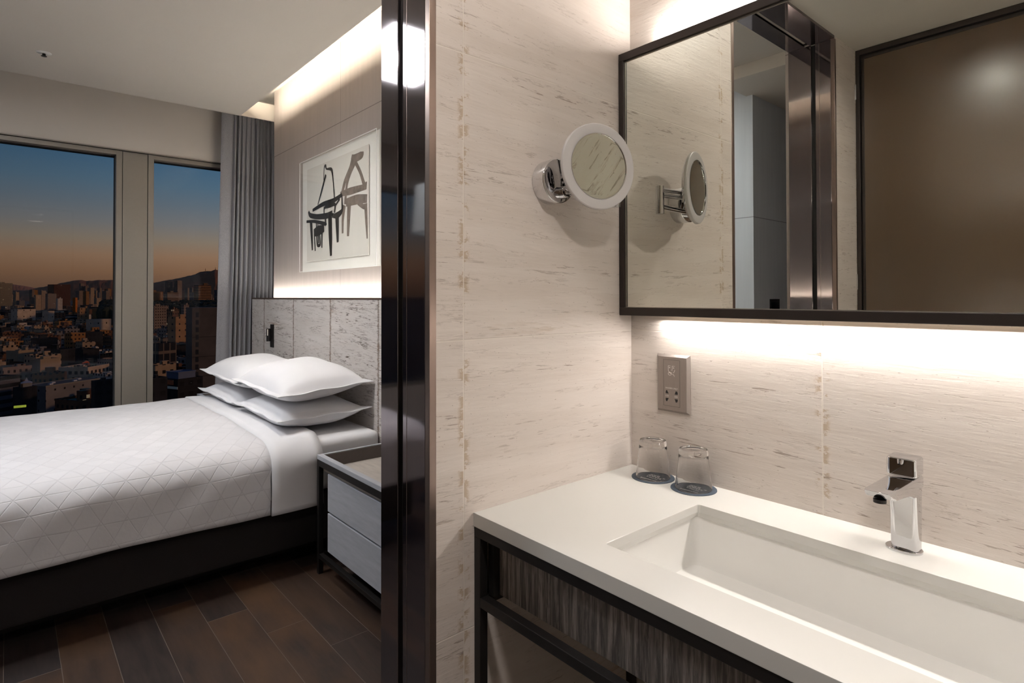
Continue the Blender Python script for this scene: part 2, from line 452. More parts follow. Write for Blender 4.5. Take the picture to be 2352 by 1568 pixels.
class MB:
    def __init__(s): s.v, s.f, s.m = [], [], []
    def add(s, vs, fs, mi=0):
        k = len(s.v); s.v += [tuple(v) for v in vs]; s.f += [tuple(i + k for i in f) for f in fs]; s.m += [mi] * len(fs); return s
    def box(s, x0, x1, y0, y1, z0, z1, mi=0):
        vs = [(x, y, z) for x in (x0, x1) for y in (y0, y1) for z in (z0, z1)]
        return s.add(vs, [(0, 1, 3, 2), (4, 6, 7, 5), (0, 4, 5, 1), (2, 3, 7, 6), (0, 2, 6, 4), (1, 5, 7, 3)], mi)
    def tube(s, a, b, r, seg=20, r2=None, cap=True, mi=0):
        a, b = Vector(a), Vector(b); r2 = r if r2 is None else r2
        d = (b - a).normalized(); u = d.orthogonal().normalized(); w = d.cross(u)
        vs = []
        for p, rr in ((a, r), (b, r2)):
            for i in range(seg):
                t = 2 * PI * i / seg; vs.append(p + u * math.cos(t) * rr + w * math.sin(t) * rr)
        fs = [(i, (i + 1) % seg, seg + (i + 1) % seg, seg + i) for i in range(seg)]
        if cap: fs += [tuple(range(seg)), tuple(range(seg, 2 * seg))]
        return s.add(vs, fs, mi)
    def lathe(s, prof, c, ax=(0, 0, 1), seg=48, mi=0, closed=False):
        ax = Vector(ax).normalized(); u = ax.orthogonal().normalized(); w = ax.cross(u); c = Vector(c)
        vs = []
        for r, h in prof:
            for i in range(seg):
                t = 2 * PI * i / seg; vs.append(c + ax * h + u * math.cos(t) * r + w * math.sin(t) * r)
        n = len(prof); fs = []
        for k in range(n if closed else n - 1):
            k2 = (k + 1) % n
            fs += [(k * seg + i, k * seg + (i + 1) % seg, k2 * seg + (i + 1) % seg, k2 * seg + i) for i in range(seg)]
        return s.add(vs, fs, mi)
    def build(s, name, m, parent=None, **k):
        return obj(name, s.v, s.f, m, parent, fm=s.m if k.get('mats') else None, **k)

def box(name, x0, x1, y0, y1, z0, z1, m, parent=None, bevel=0, **k):
    return MB().box(x0, x1, y0, y1, z0, z1).build(name, m, parent, bevel=bevel, **k)
def struct(o): return tag(o, kind='structure')

# ------------------------------------------------------------------ bathroom shell
XA, YB = -0.984, 1.28          # doorway wall plane, mirror wall plane
XJ = -1.18                     # bedroom face of the doorway wall
D0, D1 = -0.228, 0.634         # doorway
YK = -0.477                    # wall behind the camera
ZB, ZM, ZC = 2.418, 2.697, 2.918
struct(MB().box(XJ + 0.003, XA, D1 + 0.0165, YB + 0.02, -0.02, ZB).build('wall_doorway', m_tileA))
struct(MB().box(XJ + 0.003, XA, YK - 0.02, D0 - 0.0165, -0.02, ZB).build('wall_doorway_back', m_tileA))
struct(box('wall_mirror', XA, 1.12, YB, YB + 0.08, -0.02, ZB, m_tileB))
struct(box('wall_right', 1.1, 1.2, YK, YB, -0.02, ZB, m_tileA))
struct(box('ceiling_bathroom', XJ, 1.2, YK - 0.1, YB + 0.08, ZB, ZB + 0.06, m_bath))
m_bfloor = mat('bathroom_floor_tile', (112, 104, 96), 0.4, vary=0.1, nscale=6)
struct(box('floor_bathroom', XJ, 1.2, YK - 0.1, YB, -0.04, 0.0, m_bfloor))
# wall behind the camera carries the brown glass door
struct(box('wall_back', XJ, 1.2, YK - 0.12, YK - 0.03, -0.02, ZB, m_bath))
dr = struct(box('door_1', XA + 0.034, 0.86, YK - 0.018, YK - 0.006, 0.01, ZB - 0.045, m_satin))
fr = MB()
fr.box(XA + 0.001, XA + 0.018, YK - 0.03, YK + 0.004, 0.0, ZB - 0.001)
fr.box(XA + 0.022, XA + 0.034, YK - 0.03, YK - 0.004, 0.0, ZB - 0.03)
fr.box(XA + 0.018, 0.9, YK - 0.03, YK + 0.004, ZB - 0.026, ZB - 0.001)
fr.box(XA + 0.034, 0.9, YK - 0.03, YK - 0.004, ZB - 0.045, ZB - 0.03)
fr.build('door_frame', m_frame, dr, bevel=0.0015)
for z_ in (0.25, 1.32, 2.19):
    box('hinge', XA + 0.0005, XA + 0.006, YK + 0.004, YK + 0.012, z_, z_ + 0.07, m_chrome, dr)

# doorway lining: polished dark metal with a sliding-door groove
def jamb(name, y, sgn):
    g0, g1 = (-1.107, -1.0855) if sgn < 0 else (-1.081, -1.0625)
    ya, yb = (y, y + 0.0165) if sgn < 0 else (y - 0.0165, y)
    o = struct(MB().box(XJ, g0, ya, yb, 0, ZB - 0.012).build(name, m_jamb, bevel=0.0012))
    MB().box(g1, -0.9987, ya, yb, 0, ZB - 0.012).build('metal_panel', m_jamb, o, bevel=0.0012)
    k = 0.011 if sgn < 0 else -0.011
    MB().box(g0, g1, min(ya + k, yb + k) if sgn < 0 else ya - 0.002, yb + 0.002 if sgn < 0 else yb - 0.011, 0, ZB - 0.012).build('door_groove', m_groove, o)
    MB().box(-0.9985, XA + 0.0015, ya - (0.0 if sgn < 0 else 0), yb, 0, ZB - 0.012).build('bronze_edge', m_bronze, o, bevel=0.001)
    yl = ya if sgn < 0 else yb
    MB().box(g1 + 0.0155, g1 + 0.0167, min(yl, yl + sgn * 0.0005), max(yl, yl + sgn * 0.0005), 0, ZB - 0.012).build('seam_line', m_bronze, o)
    return o
jamb('trim_1', D1, -1)
jamb('trim_2', D0, 1)
hd = struct(MB().box(XJ, -1.107, D0, D1, ZB - 0.012, ZB - 0.0005).build('trim_3', m_jamb))
MB().box(-1.0855, XA + 0.0015, D0, D1, ZB - 0.012, ZB - 0.0005).build('metal_panel', m_jamb, hd)
MB().box(-1.107, -1.0855, D0, D1, ZB - 0.004, ZB - 0.0005).build('door_groove', m_groove, hd)
MB().box(-1.101, -1.0915, D0 + 0.03, D1, ZB - 0.008, ZB - 0.004).build('sliding_rail', mat('satin_aluminium_rail', (190, 182, 172), 0.35, 0.6), hd)

# ------------------------------------------------------------------ vanity mirror
mi = empty('vanity_mirror', (-0.05, 1.25, 1.24), 'large wall mirror in a black metal frame above the washbasin', 'mirror')
x0, x1, z0, z1 = XA + 0.0015, 0.86, 1.2405, 1.934
fb = MB(); t = 0.021
fb.box(x0, x1, 1.228, 1.254, z0, z0 + t).box(x0, x1, 1.228, 1.254, z1 - t, z1)
fb.box(x0, x0 + 0.0155, 1.228, 1.254, z0 + t, z1 - t).box(x1 - 0.0155, x1, 1.228, 1.254, z0 + t, z1 - t)
fb.build('mirror_frame', m_frame, mi, bevel=0.0012)
box('mirror_glass', x0 + 0.0155, x1 - 0.0155, 1.236, 1.24, z0 + t, z1 - t, m_mirror, mi)
e = MB(); w = 0.0016
e.box(x0 + 0.0156, x1 - 0.0156, 1.2345, 1.2359, z0 + t, z0 + t + w).box(x0 + 0.0156, x1 - 0.0156, 1.2345, 1.2359, z1 - t - w * 2, z1 - t)
e.box(x0 + 0.0156, x0 + 0.0156 + w, 1.2345, 1.2359, z0 + t, z1 - t)
e.build('bevelled_edge', mat('mirror_edge_silver', (176, 172, 160), 0.3, 0.8), mi)
box('backing_board', -0.90, 0.80, 1.2545, 1.2785, 1.262, 1.912, m_black, mi)
m_led = mat('led_diffuser', (255, 240, 214), 0.5, emis=(255, 232, 200), estr=2.0)
box('light_strip', -0.87, 0.78, 1.256, 1.270, 1.256, 1.2615, m_led, mi)
box('light_strip', -0.87, 0.78, 1.256, 1.270, 1.9125, 1.918, m_led, mi)

# ------------------------------------------------------------------ worktop with undermounted basin
ZT = 0.837
hx0, hx1, hy0, hy1 = -0.701, 0.22, 0.833, 1.143
def worktop():
    X0, X1, Y0, Y1, zt, zb = XA, 1.0985, 0.744, YB, ZT, 0.8085
    def ring(xa, xb, ya, yb, z, r=0.0, n=1):
        pts = []
        for cx, cy, a0 in ((xa + r, ya + r, PI), (xb - r, ya + r, 1.5 * PI), (xb - r, yb - r, 0), (xa + r, yb - r, 0.5 * PI)):
            for k in range(n + 1):
                a = a0 + (0.5 * PI) * k / max(1, n) if n > 0 else a0
                pts.append((cx + r * math.cos(a), cy + r * math.sin(a), z))
        return pts
    n = 4
    o1, o2 = ring(X0, X1, Y0, Y1, zt, 0.0001, n), ring(X0, X1, Y0, Y1, zb, 0.0001, n)
    i1, i2 = ring(hx0, hx1, hy0, hy1, zt, 0.006, n), ring(hx0, hx1, hy0, hy1, ZT - 0.017, 0.006, n)
    i3 = ring(hx0 - 0.004, hx1 + 0.004, hy0 - 0.004, hy1 + 0.004, zb, 0.006, n)
    N_ = len(o1); b = MB()
    v = o1 + i1 + i2 + i3 + o2
    f = []
    def br(a, c):
        for k in range(N_):
            k2 = (k + 1) % N_; f.append((a * N_ + k, a * N_ + k2, c * N_ + k2, c * N_ + k))
    br(0, 1); br(1, 2); br(2, 3); br(3, 4); br(4, 0)
    b.add(v, f)
    return b
wt = worktop().build('washbasin_worktop', m_whitesolid, None, bevel=0.0012)
tag(wt, 'white solid-surface worktop with a long rectangular basin cut-out', 'worktop')
def basin():
    r = 0.022; n = 6
    def ring(xa, xb, ya, yb, z, rr):
        pts = []
        for cx, cy, a0 in ((xa + rr, ya + rr, PI), (xb - rr, ya + rr, 1.5 * PI), (xb - rr, yb - rr, 0), (xa + rr, yb - rr, 0.5 * PI)):
            for k in range(n + 1):
                a = a0 + 0.5 * PI * k / n
                pts.append((cx + rr * math.cos(a), cy + rr * math.sin(a), z))
        return pts
    a, b_, c, d = hx0 - 0.012, hx1 + 0.012, hy0 - 0.008, hy1 + 0.008
    rings = [ring(a, b_, c, d, ZT - 0.0285, r), ring(a - 0.004, b_ + 0.004, c, d, 0.75, r), ring(a - 0.006, b_ + 0.006, c, d, 0.712, r),
             ring(a - 0.002, b_ + 0.002, c + 0.004, d - 0.004, 0.703, r), ring(a + 0.008, b_ - 0.008, c + 0.014, d - 0.014, 0.700, r), ring(a + 0.2, b_ - 0.2, c + 0.1, d - 0.1, 0.698, r)]
    outer = [ring(a + 0.19, b_ - 0.19, c + 0.1, d - 0.1, 0.686, r), ring(a - 0.018, b_ + 0.018, c - 0.012, d + 0.012, 0.690, r), ring(a - 0.018, b_ + 0.018, c - 0.012, d + 0.012, ZT - 0.0285, r)]
    allr = rings + outer
    k = len(rings[0]); v = [p for q in allr for p in q]; f = []
    for j in range(len(allr) - 1):
        if j == len(rings) - 1: continue
        for i in range(k): f.append((j * k + i, j * k + (i + 1) % k, (j + 1) * k + (i + 1) % k, (j + 1) * k + i))
    for i in range(k): f.append((8 * k + i, 8 * k + (i + 1) % k, (i + 1) % k, i))
    f.append(tuple(range(5 * k, 6 * k))); f.append(tuple(range(6 * k, 7 * k)))
    return MB().add(v, f)
basin().build('basin', mat('white_ceramic_basin', (226, 224, 220), 0.16, vary=0.008), wt, smooth=True)

# ------------------------------------------------------------------ vanity stand under the worktop
vs_ = empty('vanity_stand', (0.05, 1.0, 0), 'black steel tube stand with a grey oak drawer under the white worktop', 'vanity')
VY, VX0, VX1 = 0.7455, XA + 0.0005, 1.09
def leg(x, y): return box('leg', x, x + 0.02, y, y + 0.02, 0.0, 0.788, m_black, vs_, bevel=0.001)
leg(VX0, VY); leg(VX0, 1.25); leg(VX1 - 0.022, VY); leg(VX1 - 0.022, 1.25)
r = MB(); r.box(VX0, VX1, VY, VY + 0.02, 0.788, 0.808).box(VX0, VX1, 1.25, 1.27, 0.788, 0.808)
r.box(VX0, VX0 + 0.02, VY + 0.02, 1.25, 0.788, 0.808).box(VX1 - 0.02, VX1, VY + 0.02, 1.25, 0.788, 0.808)
r.build('top_rail', m_black, vs_, bevel=0.001)
r = MB(); r.box(VX0 + 0.02, VX1 - 0.022, VY, VY + 0.02, 0.646, 0.666).box(VX0, VX0 + 0.02, VY + 0.02, 1.25, 0.646, 0.666).box(VX1 - 0.022, VX1 - 0.002, VY + 0.02, 1.25, 0.646, 0.666).box(VX0 + 0.02, VX1 - 0.022, 1.25, 1.27, 0.646, 0.666)
r.build('lower_rail', m_black, vs_, bevel=0.001)
box('drawer_front', -0.944, 1.04, 0.782, 0.798, 0.668, 0.786, m_woodfront, vs_, bevel=0.001)
r = MB(); r.box(-0.963, -0.945, 0.768, 1.2, 0.667, 0.787).box(-0.944, 1.04, 0.799, 1.2, 0.668, 0.676).box(-0.944, 1.04, 1.188, 1.2, 0.676, 0.786)
r.build('drawer_box', m_black, vs_)

# ------------------------------------------------------------------ tap
tp = empty('basin_tap', (-0.332, 1.217, ZT), 'chrome single-lever tap with a flat spout behind the basin', 'tap')
def rrect(cx, cy, hx, hy, rr, n=5):
    pts = []
    for sx_, sy_, a0 in ((-1, -1, PI), (1, -1, 1.5 * PI), (1, 1, 0), (-1, 1, 0.5 * PI)):
        for k in range(n + 1):
            a = a0 + 0.5 * PI * k / n
            pts.append((cx + sx_ * (hx - rr) + rr * math.cos(a), cy + sy_ * (hy - rr) + rr * math.sin(a)))
    return pts
def loft(secs, cap=True):
    k = len(secs[0]); v = [p for s_ in secs for p in s_]; f = []
    for j in range(len(secs) - 1):
        f += [(j * k + i, j * k + (i + 1) % k, (j + 1) * k + (i + 1) % k, (j + 1) * k + i) for i in range(k)]
    if cap: f += [tuple(range(k)), tuple(range((len(secs) - 1) * k, len(secs) * k))]
    return MB().add(v, f)
loft([[(a, b, ZT) for a, b in rrect(-0.334, 1.217, 0.0285, 0.0225, 0.0222, 10)], [(a, b, ZT + 0.0035) for a, b in rrect(-0.334, 1.217, 0.0285, 0.0225, 0.0222, 10)],
      [(a, b, ZT + 0.0045) for a, b in rrect(-0.334, 1.217, 0.0275, 0.0215, 0.0212, 10)]]).build('base_ring', m_chrome, tp)
sec = []
for z_, cy, hx, hy in ((ZT + 0.0046, 1.218, 0.0215, 0.0165), (0.86, 1.2175, 0.0218, 0.0172), (0.90, 1.217, 0.0222, 0.0186), (0.935, 1.215, 0.0226, 0.0205), (0.955, 1.2145, 0.0228, 0.0215)):
    sec.append([(a, b, z_) for a, b in rrect(-0.331, cy, hx, hy, 0.011, 6)])
loft(sec).build('tap_body', m_chrome, tp, smooth=True, bevel=0.0008)
sec = []
for y_, zt_, zb_, hw in ((1.2365, 0.9705, 0.952, 0.0215), (1.234, 0.9712, 0.949, 0.0232), (1.2, 0.9712, 0.938, 0.0230), (1.185, 0.9713, 0.9400, 0.0225), (1.165, 0.9715, 0.9475, 0.0225), (1.13, 0.972, 0.9520, 0.0223), (1.095, 0.973, 0.9555, 0.022), (1.075, 0.9735, 0.9585, 0.0212), (1.067, 0.9728, 0.9608, 0.0185)):
    zc = (zt_ + zb_) / 2; hh = (zt_ - zb_) / 2; rr = min(0.0045, hh * 0.7)
    sec.append([(a, y_ + (max(0, zt_ - b) * 0.9 if y_ < 1.08 else 0), b) for a, b in rrect(-0.331, zc, hw, hh, rr, 4)])
loft(sec).build('spout', m_chrome, tp, smooth=True, bevel=0.0008)
hb = []
for z_, g in ((0.9735, 0.0008), (0.975, 0.0), (1.002, 0.0), (1.0045, 0.0018)):
    hb.append([(a, b, z_) for a, b in rrect(-0.331, 1.2145, 0.0235 - g, 0.0225 - g, 0.006, 4)])
hl = loft(hb).build('lever_handle', m_chrome, tp, bevel=0.0006)
MB().tube((-0.3315, 1.1918, 1.0015), (-0.3315, 1.188, 0.9945), 0.0052, 16, 0.0035).build('thumb_notch', m_chrome, hl)
MB().tube((-0.331, 1.083, 0.9525), (-0.331, 1.083, 0.958), 0.0095, 20).build('aerator', m_black, tp)

# ------------------------------------------------------------------ tumblers on printed coasters
m_coaster = mat('slate_blue_card', (66, 76, 88), 0.7, vary=0.03, nscale=200)
m_print = mat('white_print', (226, 226, 226), 0.7, vary=0.01)
def text_mesh(name, txt, size, loc, m, parent=None, rx=0.0, bold=0.0, sp=1.0, align='CENTER'):
    cu = bpy.data.curves.new('t', 'FONT'); cu.body = txt; cu.size = size; cu.align_x = align; cu.offset = bold; cu.space_character = sp
    cu.extrude = 0.0001; cu.resolution_u = 3
    tmp = bpy.data.objects.new('t', cu); COL.objects.link(tmp)
    bpy.context.view_layer.update()
    me = bpy.data.meshes.new_from_object(tmp.evaluated_get(bpy.context.evaluated_depsgraph_get()))
    R_ = Matrix.Rotation(rx, 4, 'X'); T = Matrix.Translation(loc) @ R_
    vs = [T @ v.co for v in me.vertices]; fs = [tuple(p.vertices) for p in me.polygons]
    bpy.data.objects.remove(tmp); bpy.data.curves.remove(cu); bpy.data.meshes.remove(me)
    return vs, fs
for cx, lab, lab2 in ((-0.877, 'upturned clear tumbler on the coaster nearest the corner of the walls', 'round slate-blue coaster nearest the corner, under a tumbler'),
                      (-0.763, 'upturned clear tumbler on the coaster nearer the basin', 'round slate-blue coaster nearer the basin, under a tumbler')):
    cy = 1.226
    c = MB().lathe([(0.0005, 0), (0.0525, 0), (0.0525, 0.0014), (0.0005, 0.0014)], (cx, cy, ZT + 0.0002), seg=64).build('coaster', m_coaster)
    tag(c, lab2, 'coaster', 'coasters on the worktop')
    q = MB()
    for txt, sz, dx, dy, bd in (('FOUR', 0.0115, -0.003, 0.0085, 0.0001), ('POINTS', 0.0115, 0.002, -0.0015, 0.0001), ('BY SHERATON', 0.0048, 0.002, -0.0088, 0), ('fourpoints.com', 0.0076, 0.0, -0.0215, 0.0001)):
        v, f = text_mesh('p', txt, sz, (cx + dx, cy + dy, ZT + 0.0018), m_print, bold=bd); q.add(v, f)
    for k in range(4):
        a = k * PI / 4
        q.add([(cx + 0.024 + 0.004 * math.cos(a) * s + 0.0004 * math.sin(a) * t_, cy + 0.0108 + 0.004 * math.sin(a) * s - 0.0004 * math.cos(a) * t_, ZT + 0.0018) for s, t_ in ((-1, -1), (1, -1), (1, 1), (-1, 1))], [(0, 1, 2, 3)])
    q.build('print', m_print, c)
    zb = ZT + 0.0019
    H = 0.092
    prof = [(0.0415, 0.0), (0.0425, 0.0012), (0.0412, 0.012), (0.0345, 0.070), (0.0348, 0.073), (0.0338, 0.079), (0.0335, 0.088), (0.0315, H), (0.027, H), (0.0255, H - 0.0018), (0.0005, H - 0.0035),
            (0.0005, 0.078), (0.028, 0.078), (0.0318, 0.074), (0.0328, 0.069), (0.0398, 0.012), (0.0409, 0.0008)]
    g = MB().lathe(prof, (cx, cy, zb), seg=64, closed=True).build('tumbler', m_tumbler, smooth=True)
    tag(g, lab, 'glass', 'tumblers on the worktop')

# ------------------------------------------------------------------ shaver socket
sk = empty('shaver_socket', (-0.8495, YB, 0.997), 'brushed taupe shaver socket plate on the wall below the mirror', 'socket')
m_plate = mat('brushed_taupe_metal', (142, 132, 126), 0.38, 0.55, vary=0.05, nscale=30, stretch=(20, 20, 0.8))
px0, px1, pz0, pz1 = -0.897, -0.802, 0.997, 1.143
v = [(px0, YB - 0.0005, pz0), (px1, YB - 0.0005, pz0), (px1, YB - 0.0005, pz1), (px0, YB - 0.0005, pz1),
     (px0, YB - 0.004, pz0), (px1, YB - 0.004, pz0), (px1, YB - 0.004, pz1), (px0, YB - 0.004, pz1),
     (px0 + 0.006, YB - 0.011, pz0 + 0.006), (px1 - 0.006, YB - 0.011, pz0 + 0.006), (px1 - 0.006, YB - 0.011, pz1 - 0.006), (px0 + 0.006, YB - 0.011, pz1 - 0.006)]
f = [(0, 1, 2, 3), (8, 9, 10, 11)] + [(a, (a + 1) % 4, (a + 1) % 4 + 4, a + 4) for a in range(4)] + [(a + 4, (a + 1) % 4 + 4, (a + 1) % 4 + 8, a + 8) for a in range(4)]
MB().add(v, f).build('face_plate', m_plate, sk, bevel=0.0006)
ix0, ix1, iz0, iz1 = -0.8745, -0.8265, 1.013, 1.130
fy = YB - 0.0112
r = MB()
for a in ((ix0, ix1, iz0, iz0 + 0.0005), (ix0, ix1, iz1 - 0.0005, iz1), (ix0, ix0 + 0.0005, iz0, iz1), (ix1 - 0.0005, ix1, iz0, iz1)):
    r.box(a[0], a[1], fy, fy + 0.0003, a[2], a[3])
r.build('insert_outline', m_groove, sk)
r = MB()
cxm = (ix0 + ix1) / 2
for sx_ in (-1, 1):
    cx = cxm + sx_ * 0.013
    for zz, flip in ((1.0475, 1), (1.029, -1)):
        pts = [(cx - 0.0045 * 1, zz - 0.0035 * flip), (cx + 0.0045, zz - 0.0035 * flip), (cx + 0.0045 if sx_ > 0 else cx + 0.0015, zz + 0.001 * flip), (cx + 0.0025 if sx_ > 0 else cx, zz + 0.0045 * flip), (cx - 0.0015 if sx_ > 0 else cx - 0.003, zz + 0.0045 * flip), (cx - 0.0022 if sx_ > 0 else cx - 0.0045, zz + 0.001 * flip)]
        n_ = len(pts)
        r.add([(x_, fy, z_) for x_, z_ in pts] + [(x_, fy + 0.0003, z_) for x_, z_ in pts], [tuple(range(n_)), tuple(range(n_, 2 * n_))] + [(i, (i + 1) % n_, (i + 1) % n_ + n_, i + n_) for i in range(n_)])
r.build('socket_hole', m_groove, sk)
m_mark = mat('pale_engraving', (214, 204, 198), 0.5, vary=0.01)
r = MB()
for txt, sz, lx, lz in (('SHAVERS ONLY', 0.0052, cxm, 1.0565), ('115V', 0.0048, cxm - 0.013, 1.0366), ('230V', 0.0048, cxm + 0.013, 1.0366)):
    v, f = text_mesh('p', txt, sz, (lx, fy - 0.0001, lz), m_mark, rx=PI / 2); r.add(v, f)
def stroke(b, pts, w, y, d=0.0003):
    for (xa, za), (xb, zb) in zip(pts[:-1], pts[1:]):
        dx, dz = xb - xa, zb - za; L = math.hypot(dx, dz) or 1; nx, nz = -dz / L * w / 2, dx / L * w / 2
        ex, ez = dx / L * w * 0.3, dz / L * w * 0.3
        q = [(xa + nx - ex, za + nz - ez), (xb + nx + ex, zb + nz + ez), (xb - nx + ex, zb - nz + ez), (xa - nx - ex, za - nz - ez)]
        b.add([(x_, y, z_) for x_, z_ in q] + [(x_, y + d, z_) for x_, z_ in q], [(0, 1, 2, 3), (4, 5, 6, 7), (0, 1, 5, 4), (1, 2, 6, 5), (2, 3, 7, 6), (3, 0, 4, 7)])
r.build('lettering', m_mark, sk); r = MB()
fz, fx = 1.1145, cxm - 0.0095
stroke(r, [(fx + 0.0065, fz), (fx, fz), (fx, fz - 0.012), (fx + 0.002, fz - 0.0155)], 0.0009, fy - 0.0001)
stroke(r, [(fx + 0.0185, fz), (fx + 0.0115, fz), (fx + 0.0115, fz - 0.0105), (fx + 0.0085, fz - 0.0105)], 0.0009, fy - 0.0001)
arc = [(fx + 0.0105 + 0.0085 * math.cos(a), fz - 0.0085 - 0.0095 * math.sin(a)) for a in [0.1 + i * 0.17 for i in range(7)]]
for a_, b_ in zip(arc[::1], arc[1::1]): stroke(r, [a_, (a_[0] * .5 + b_[0] * .5, a_[1] * .5 + b_[1] * .5)], 0.0011, fy - 0.0001)
stroke(r, [(fx + 0.0025, fz - 0.0165), (fx - 0.0005, fz - 0.019), (fx + 0.0005, fz - 0.0225), (fx + 0.0045, fz - 0.0238), (fx + 0.009, fz - 0.0215), (fx + 0.0135, fz - 0.0205), (fx + 0.0165, fz - 0.023), (fx + 0.0175, fz - 0.0255)], 0.0010, fy - 0.0001)
stroke(r, [(fx + 0.003, fz - 0.0165), (fx + 0.009, fz - 0.0185)], 0.0032, fy - 0.0001)
for ex in (0.004, 0.0155): stroke(r, [(fx + ex - 0.0008, fz - 0.0045), (fx + ex + 0.0008, fz - 0.0045)], 0.0024, fy - 0.0001)
r.build('face_symbol', m_mark, sk)

# ------------------------------------------------------------------ magnifying mirror on the doorway wall
mg = empty('magnifying_mirror', (XA, 0.965, 1.558), 'round magnifying mirror with frosted ring on a chrome swing arm', 'mirror')
m_frost = mat('frosted_white_ring', (184, 180, 178), 0.45, vary=0.01)
MB().lathe([(0.0005, 0.0), (0.051, 0.0), (0.0515, 0.002), (0.0515, 0.0345), (0.0505, 0.0365), (0.048, 0.037), (0.0005, 0.037)], (XA + 0.0006, 0.965, 1.558), (1, 0, 0), 64).build('wall_mount', m_chrome, mg, smooth=True, bevel=0.0005)
n_ = Vector((math.cos(math.radians(-15)), math.sin(math.radians(-15)), 0.0)).normalized()
cc = Vector((-0.884, 1.03, 1.59)) - n_ * 0.008
MB().lathe([(0.0005, -0.012), (0.055, -0.011), (0.080, -0.008), (0.093, -0.002), (0.0975, 0.004)], cc, n_, 72).build('back_shell', m_chrome, mg, smooth=True)
MB().lathe([(0.0975, 0.0035), (0.0995, 0.005), (0.0995, 0.0105), (0.0975, 0.0125), (0.078, 0.0138), (0.0755, 0.0128), (0.0755, 0.004)], cc, n_, 72).build('frosted_ring', m_frost, mg, smooth=True)
MB().lathe([(0.0755, 0.0137), (0.0762, 0.0143), (0.0745, 0.0143), (0.0742, 0.012)], cc, n_, 72).build('inner_rim', m_chrome, mg, smooth=True)
R_ = 1.6
MB().lathe([(0.0001, 0.012 - 0.0749 ** 2 / 2 / R_)] + [(0.0749 * k / 10, 0.012 - 0.0749 ** 2 / 2 / R_ + (0.0749 * k / 10) ** 2 / 2 / R_) for k in range(1, 11)], cc, n_, 72).build('mirror_glass', m_magnify, mg, smooth=True)
el_ = Vector((-0.924, 1.143, 0))
ar = MB()
ar.tube((XA + 0.0372, 0.975, 1.532), (XA + 0.052, 0.975, 1.532), 0.014, 24)
ar.tube((XA + 0.048, 0.972, 1.532), (el_.x, el_.y, 1.532), 0.0075, 20)
ar.tube((el_.x, el_.y, 1.512), (el_.x, el_.y, 1.588), 0.011, 24)
bk = cc - n_ * 0.0125
ar.tube((el_.x, el_.y, 1.578), (bk.x - 0.006, bk.y + 0.01, 1.578), 0.006, 20)
ar.tube((el_.x, el_.y, 1.563), (bk.x - 0.006, bk.y + 0.01, 1.563), 0.006, 20)
ar.tube((bk.x - 0.007, bk.y + 0.004, 1.552), (bk.x - 0.007, bk.y + 0.004, 1.596), 0.010, 24)
ar.tube((bk.x - 0.007, bk.y + 0.004, 1.575), (bk.x + n_.x * 0.004, bk.y, 1.582), 0.014, 24)
ar.build('swing_arm', m_chrome, mg, smooth=True, bevel=0.0006)

# ------------------------------------------------------------------ bedroom shell
YH, YW = 1.50, 1.60
XW = -5.2
struct(box('floor', -5.2, XJ, -3.2, YW, -0.04, 0.0, m_floor))
struct(box('wall_headboard', -4.733, XJ, YW, YW + 0.1, 0.0, ZC, m_panel))
XE, YE = -4.77, 1.36
sf = struct(box('ceiling', XE, XJ, -3.2, YE, ZM, ZM + 0.02, m_paint))
box('cove_upstand', XE, XJ, YE - 0.015, YE, ZM + 0.02, ZM + 0.045, m_paint, sf)
struct(box('ceiling_cove', -5.3, XJ, -3.2, 2.2, ZC, ZC + 0.04, m_paint))
struct(box('trim_4', XE - 0.012, XE, YE + 0.0005, YW + 0.3, ZM, 2.83, m_paint))
struct(box('trim_5', XE - 0.012, XE - 0.0005, -3.2, YE, ZM - 0.001, 2.83, m_paint))
struct(box('wall_partition', XJ - 0.02, XJ, D1 + 0.0165, YW, 0, ZC, m_panel))
struct(box('wall_partition_back', XJ - 0.02, XJ, -3.2, D0 - 0.0165, 0, ZC, m_panel))
struct(box('wall_above_doorway', XJ - 0.02, XJ, D0 - 0.0165, D1 + 0.0165, ZB, ZC, m_lintel))
struct(box('wall_far_end', -5.3, XJ, -3.3, -3.2, 0, ZC, m_lintel))
struct(box('wall_curtain_end', -5.3, -4.733, 2.1, 2.2, 0, ZC, m_lintel))
struct(box('ceiling_entry', -1.9, XJ - 0.02, -3.2, -0.9, 2.62, ZM, m_paint))
struct(box('wall_niche', -4.733, -4.65, YW + 0.1, 2.2, 0, ZC, m_lintel))
# wardrobe block seen in the mirror
wb = struct(box('wall_block', -2.9, -1.856, -3.2, -1.24, 0, ZM, m_block))
bs = empty('room_controller', (-1.856, -1.5, 1.17), 'small dark wall panel by the grey block, seen in the mirror', 'switch')
box('casing', -1.8555, -1.85, -1.60, -1.46, 1.16, 1.27, m_black, bs, bevel=0.001)
box('screen', -1.8499, -1.8492, -1.585, -1.475, 1.175, 1.255, mat('dark_screen', (24, 26, 30), 0.15), bs)

